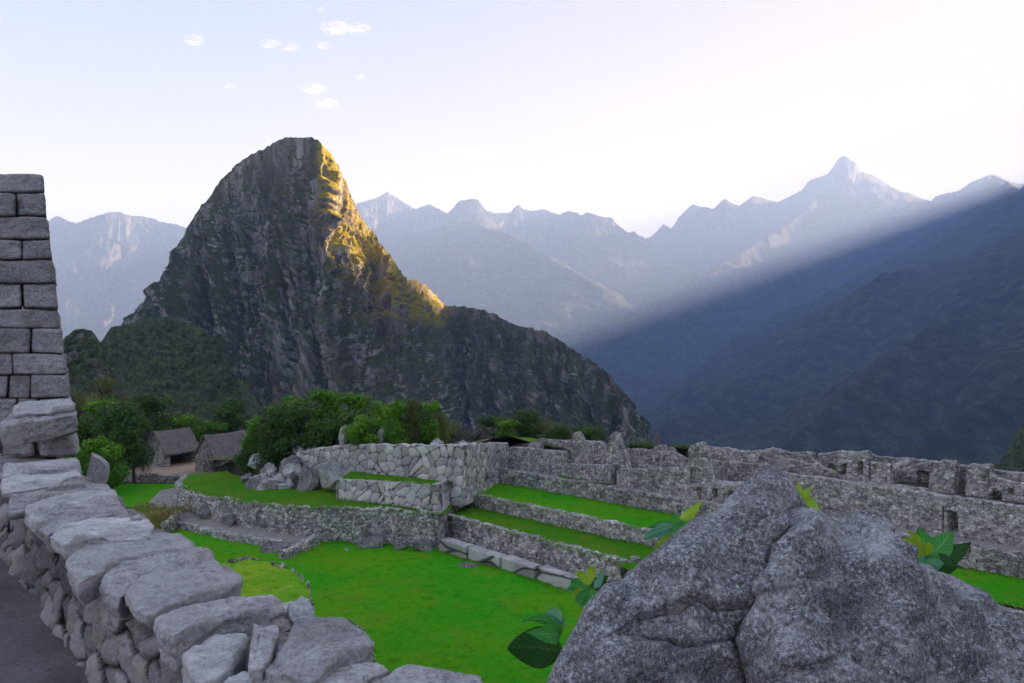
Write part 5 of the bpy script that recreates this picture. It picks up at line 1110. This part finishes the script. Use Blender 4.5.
plant("slim plant with striped bluish and lime leaves on the boulder's left slope", 3.15, (690, 545), (680, 525),
      [(678, 526, 643, 539, 13, "blue", -0.08, 0.25, 0.3), (679, 525, 647, 528, 8, "green", 0.0, 0.3, 0.4), (681, 520, 702, 500, 11, "lime", 0.05, 0.3, 0.3), (682, 526, 674, 512, 8, "green", 0.05, 0.4, 0.2), (680, 534, 654, 549, 9, "lime", -0.05, 0.3, 0.2), (684, 522, 676, 536, 12, "green", -0.06, 0.4, 0.2)])
plant("small plant with one round lime leaf beside the boulder's peak", 3.35, (800, 530), (799, 498),
      [(800, 498, 822, 516, 19, "lime", -0.05, 0.3, 0.2), (799, 496, 792, 488, 5, "lime", -0.02, 0.4, 0.3), (799, 494, 798, 482, 5, "lime", 0.0, 0.4, 0.2), (800, 495, 811, 487, 6, "lime", 0.0, 0.4, 0.3), (800, 496, 812, 494, 5, "lime", -0.03, 0.4, 0.2), (799, 497, 793, 503, 5, "lime", -0.05, 0.4, 0.2)])
plant("broad-leaved plant with large glossy leaves behind the boulder's right hump", 3.75, (928, 585), (926, 556),
      [(926, 556, 918, 528, 22, "green", 0.05, 0.4, 0.3), (929, 556, 953, 530, 25, "green", 0.02, 0.3, 0.25), (932, 558, 971, 543, 24, "deep", -0.02, 0.35, 0.3), (930, 562, 958, 566, 24, "deep", -0.1, 0.3, 0.2), (924, 556, 903, 540, 9, "lime", -0.06, 0.5, 0.3), (924, 553, 908, 531, 7, "lime", -0.02, 0.5, 0.3), (924, 555, 930, 544, 9, "lime", -0.08, 0.5, 0.2), (922, 560, 906, 552, 9, "lime", -0.08, 0.4, 0.2), (926, 560, 942, 566, 13, "blue", -0.12, 0.4, 0.2), (926, 558, 914, 564, 8, "blue", -0.12, 0.4, 0.2)])

# ------------------------------------------------------------------ small high clouds, far outside the haze
def mat_cloud():
    m = bpy.data.materials.new("thin_cloud"); m.use_nodes = True; t = m.node_tree
    for nd in list(t.nodes):
        if nd.type == 'BSDF_PRINCIPLED': t.nodes.remove(nd)
    v = t.nodes.new("ShaderNodeVolumePrincipled"); v.inputs["Color"].default_value = (1, 1, 1, 1); v.inputs["Anisotropy"].default_value = 0.4
    co = t.nodes.new("ShaderNodeTexCoord"); mp = t.nodes.new("ShaderNodeMapping"); mp.inputs["Scale"].default_value = (1 / 150, 1 / 150, 1 / 50)
    n = t.nodes.new("ShaderNodeTexNoise"); n.inputs["Scale"].default_value = 1.0; n.inputs["Detail"].default_value = 5; n.inputs["Roughness"].default_value = 0.62
    r = t.nodes.new("ShaderNodeMapRange"); r.inputs[1].default_value = 0.50; r.inputs[2].default_value = 0.78; r.inputs[3].default_value = 0; r.inputs[4].default_value = 0.0032
    t.links.new(co.outputs["Object"], mp.inputs[0]); t.links.new(mp.outputs[0], n.inputs["Vector"]); t.links.new(n.outputs["Fac"], r.inputs[0]); t.links.new(r.outputs[0], v.inputs["Density"])
    t.links.new(v.outputs[0], t.nodes["Material Output"].inputs["Volume"]); return m
M_CLOUD = mat_cloud()
def cloud(px, py, wp, hp, label, seed, tilt=0.0):
    d = 16000.0; c = P(px, py, d); n = 40; k = d / F
    th = np.linspace(0, np.pi, 24)[:, None]; ph = np.linspace(0, 2 * np.pi, n + 1)[None, :-1]
    v = np.stack([np.sin(th) * np.cos(ph) * wp * k / 2, np.sin(th) * np.sin(ph) * wp * k / 2.5, np.cos(th) * np.ones_like(ph) * hp * k / 2], -1)
    v = v * (1 + 0.35 * fbm(v / (wp * k * 0.25) + seed, 3, 0.6, seed))[..., None]
    o = mesh_from("cloud", v.reshape(-1, 3), grid_faces(24, n, wrap=True), M_CLOUD)
    bm = bmesh.new(); bm.from_mesh(o.data); bmesh.ops.remove_doubles(bm, verts=bm.verts, dist=0.5); bmesh.ops.recalc_face_normals(bm, faces=bm.faces); bm.to_mesh(o.data); bm.free()
    o.location = tuple(c); o.rotation_euler = (0, tilt, 0)
    tag(o, label, "cloud", "small morning clouds")
for i, q in enumerate([(194, 40, 24, 13, "small white cloud alone, leftmost of the scattered puffs"), (269, 44, 22, 9, "faint small cloud left of the pair above the mountain"), (291, 47, 20, 9, "bright small flat cloud just right of the faint one"), (337, 28, 34, 15, "largest brightest white puff near the top of the sky"),
    (358, 28, 28, 8, "thin wisp trailing right of the largest puff"), (323, 45, 16, 10, "tiny puff below the largest cloud"), (313, 89, 30, 10, "flat white cloud highest above the mountain's summit"), (325, 103, 28, 10, "ragged wisp just below the flat white cloud"), (470, 153, 62, 6, "long faint wisp low in the sky right of the summit"), (362, 76, 14, 6, "tiny faint wisp right of the flat cloud"), (322, 10, 12, 6, "tiny scrap of cloud above the largest puff"), (230, 86, 14, 6, "tiny scrap of cloud between the leftmost puff and the summit")]):
    cloud(q[0], q[1], q[2] * 0.95, q[3] * 0.72, q[4], 950 + i)
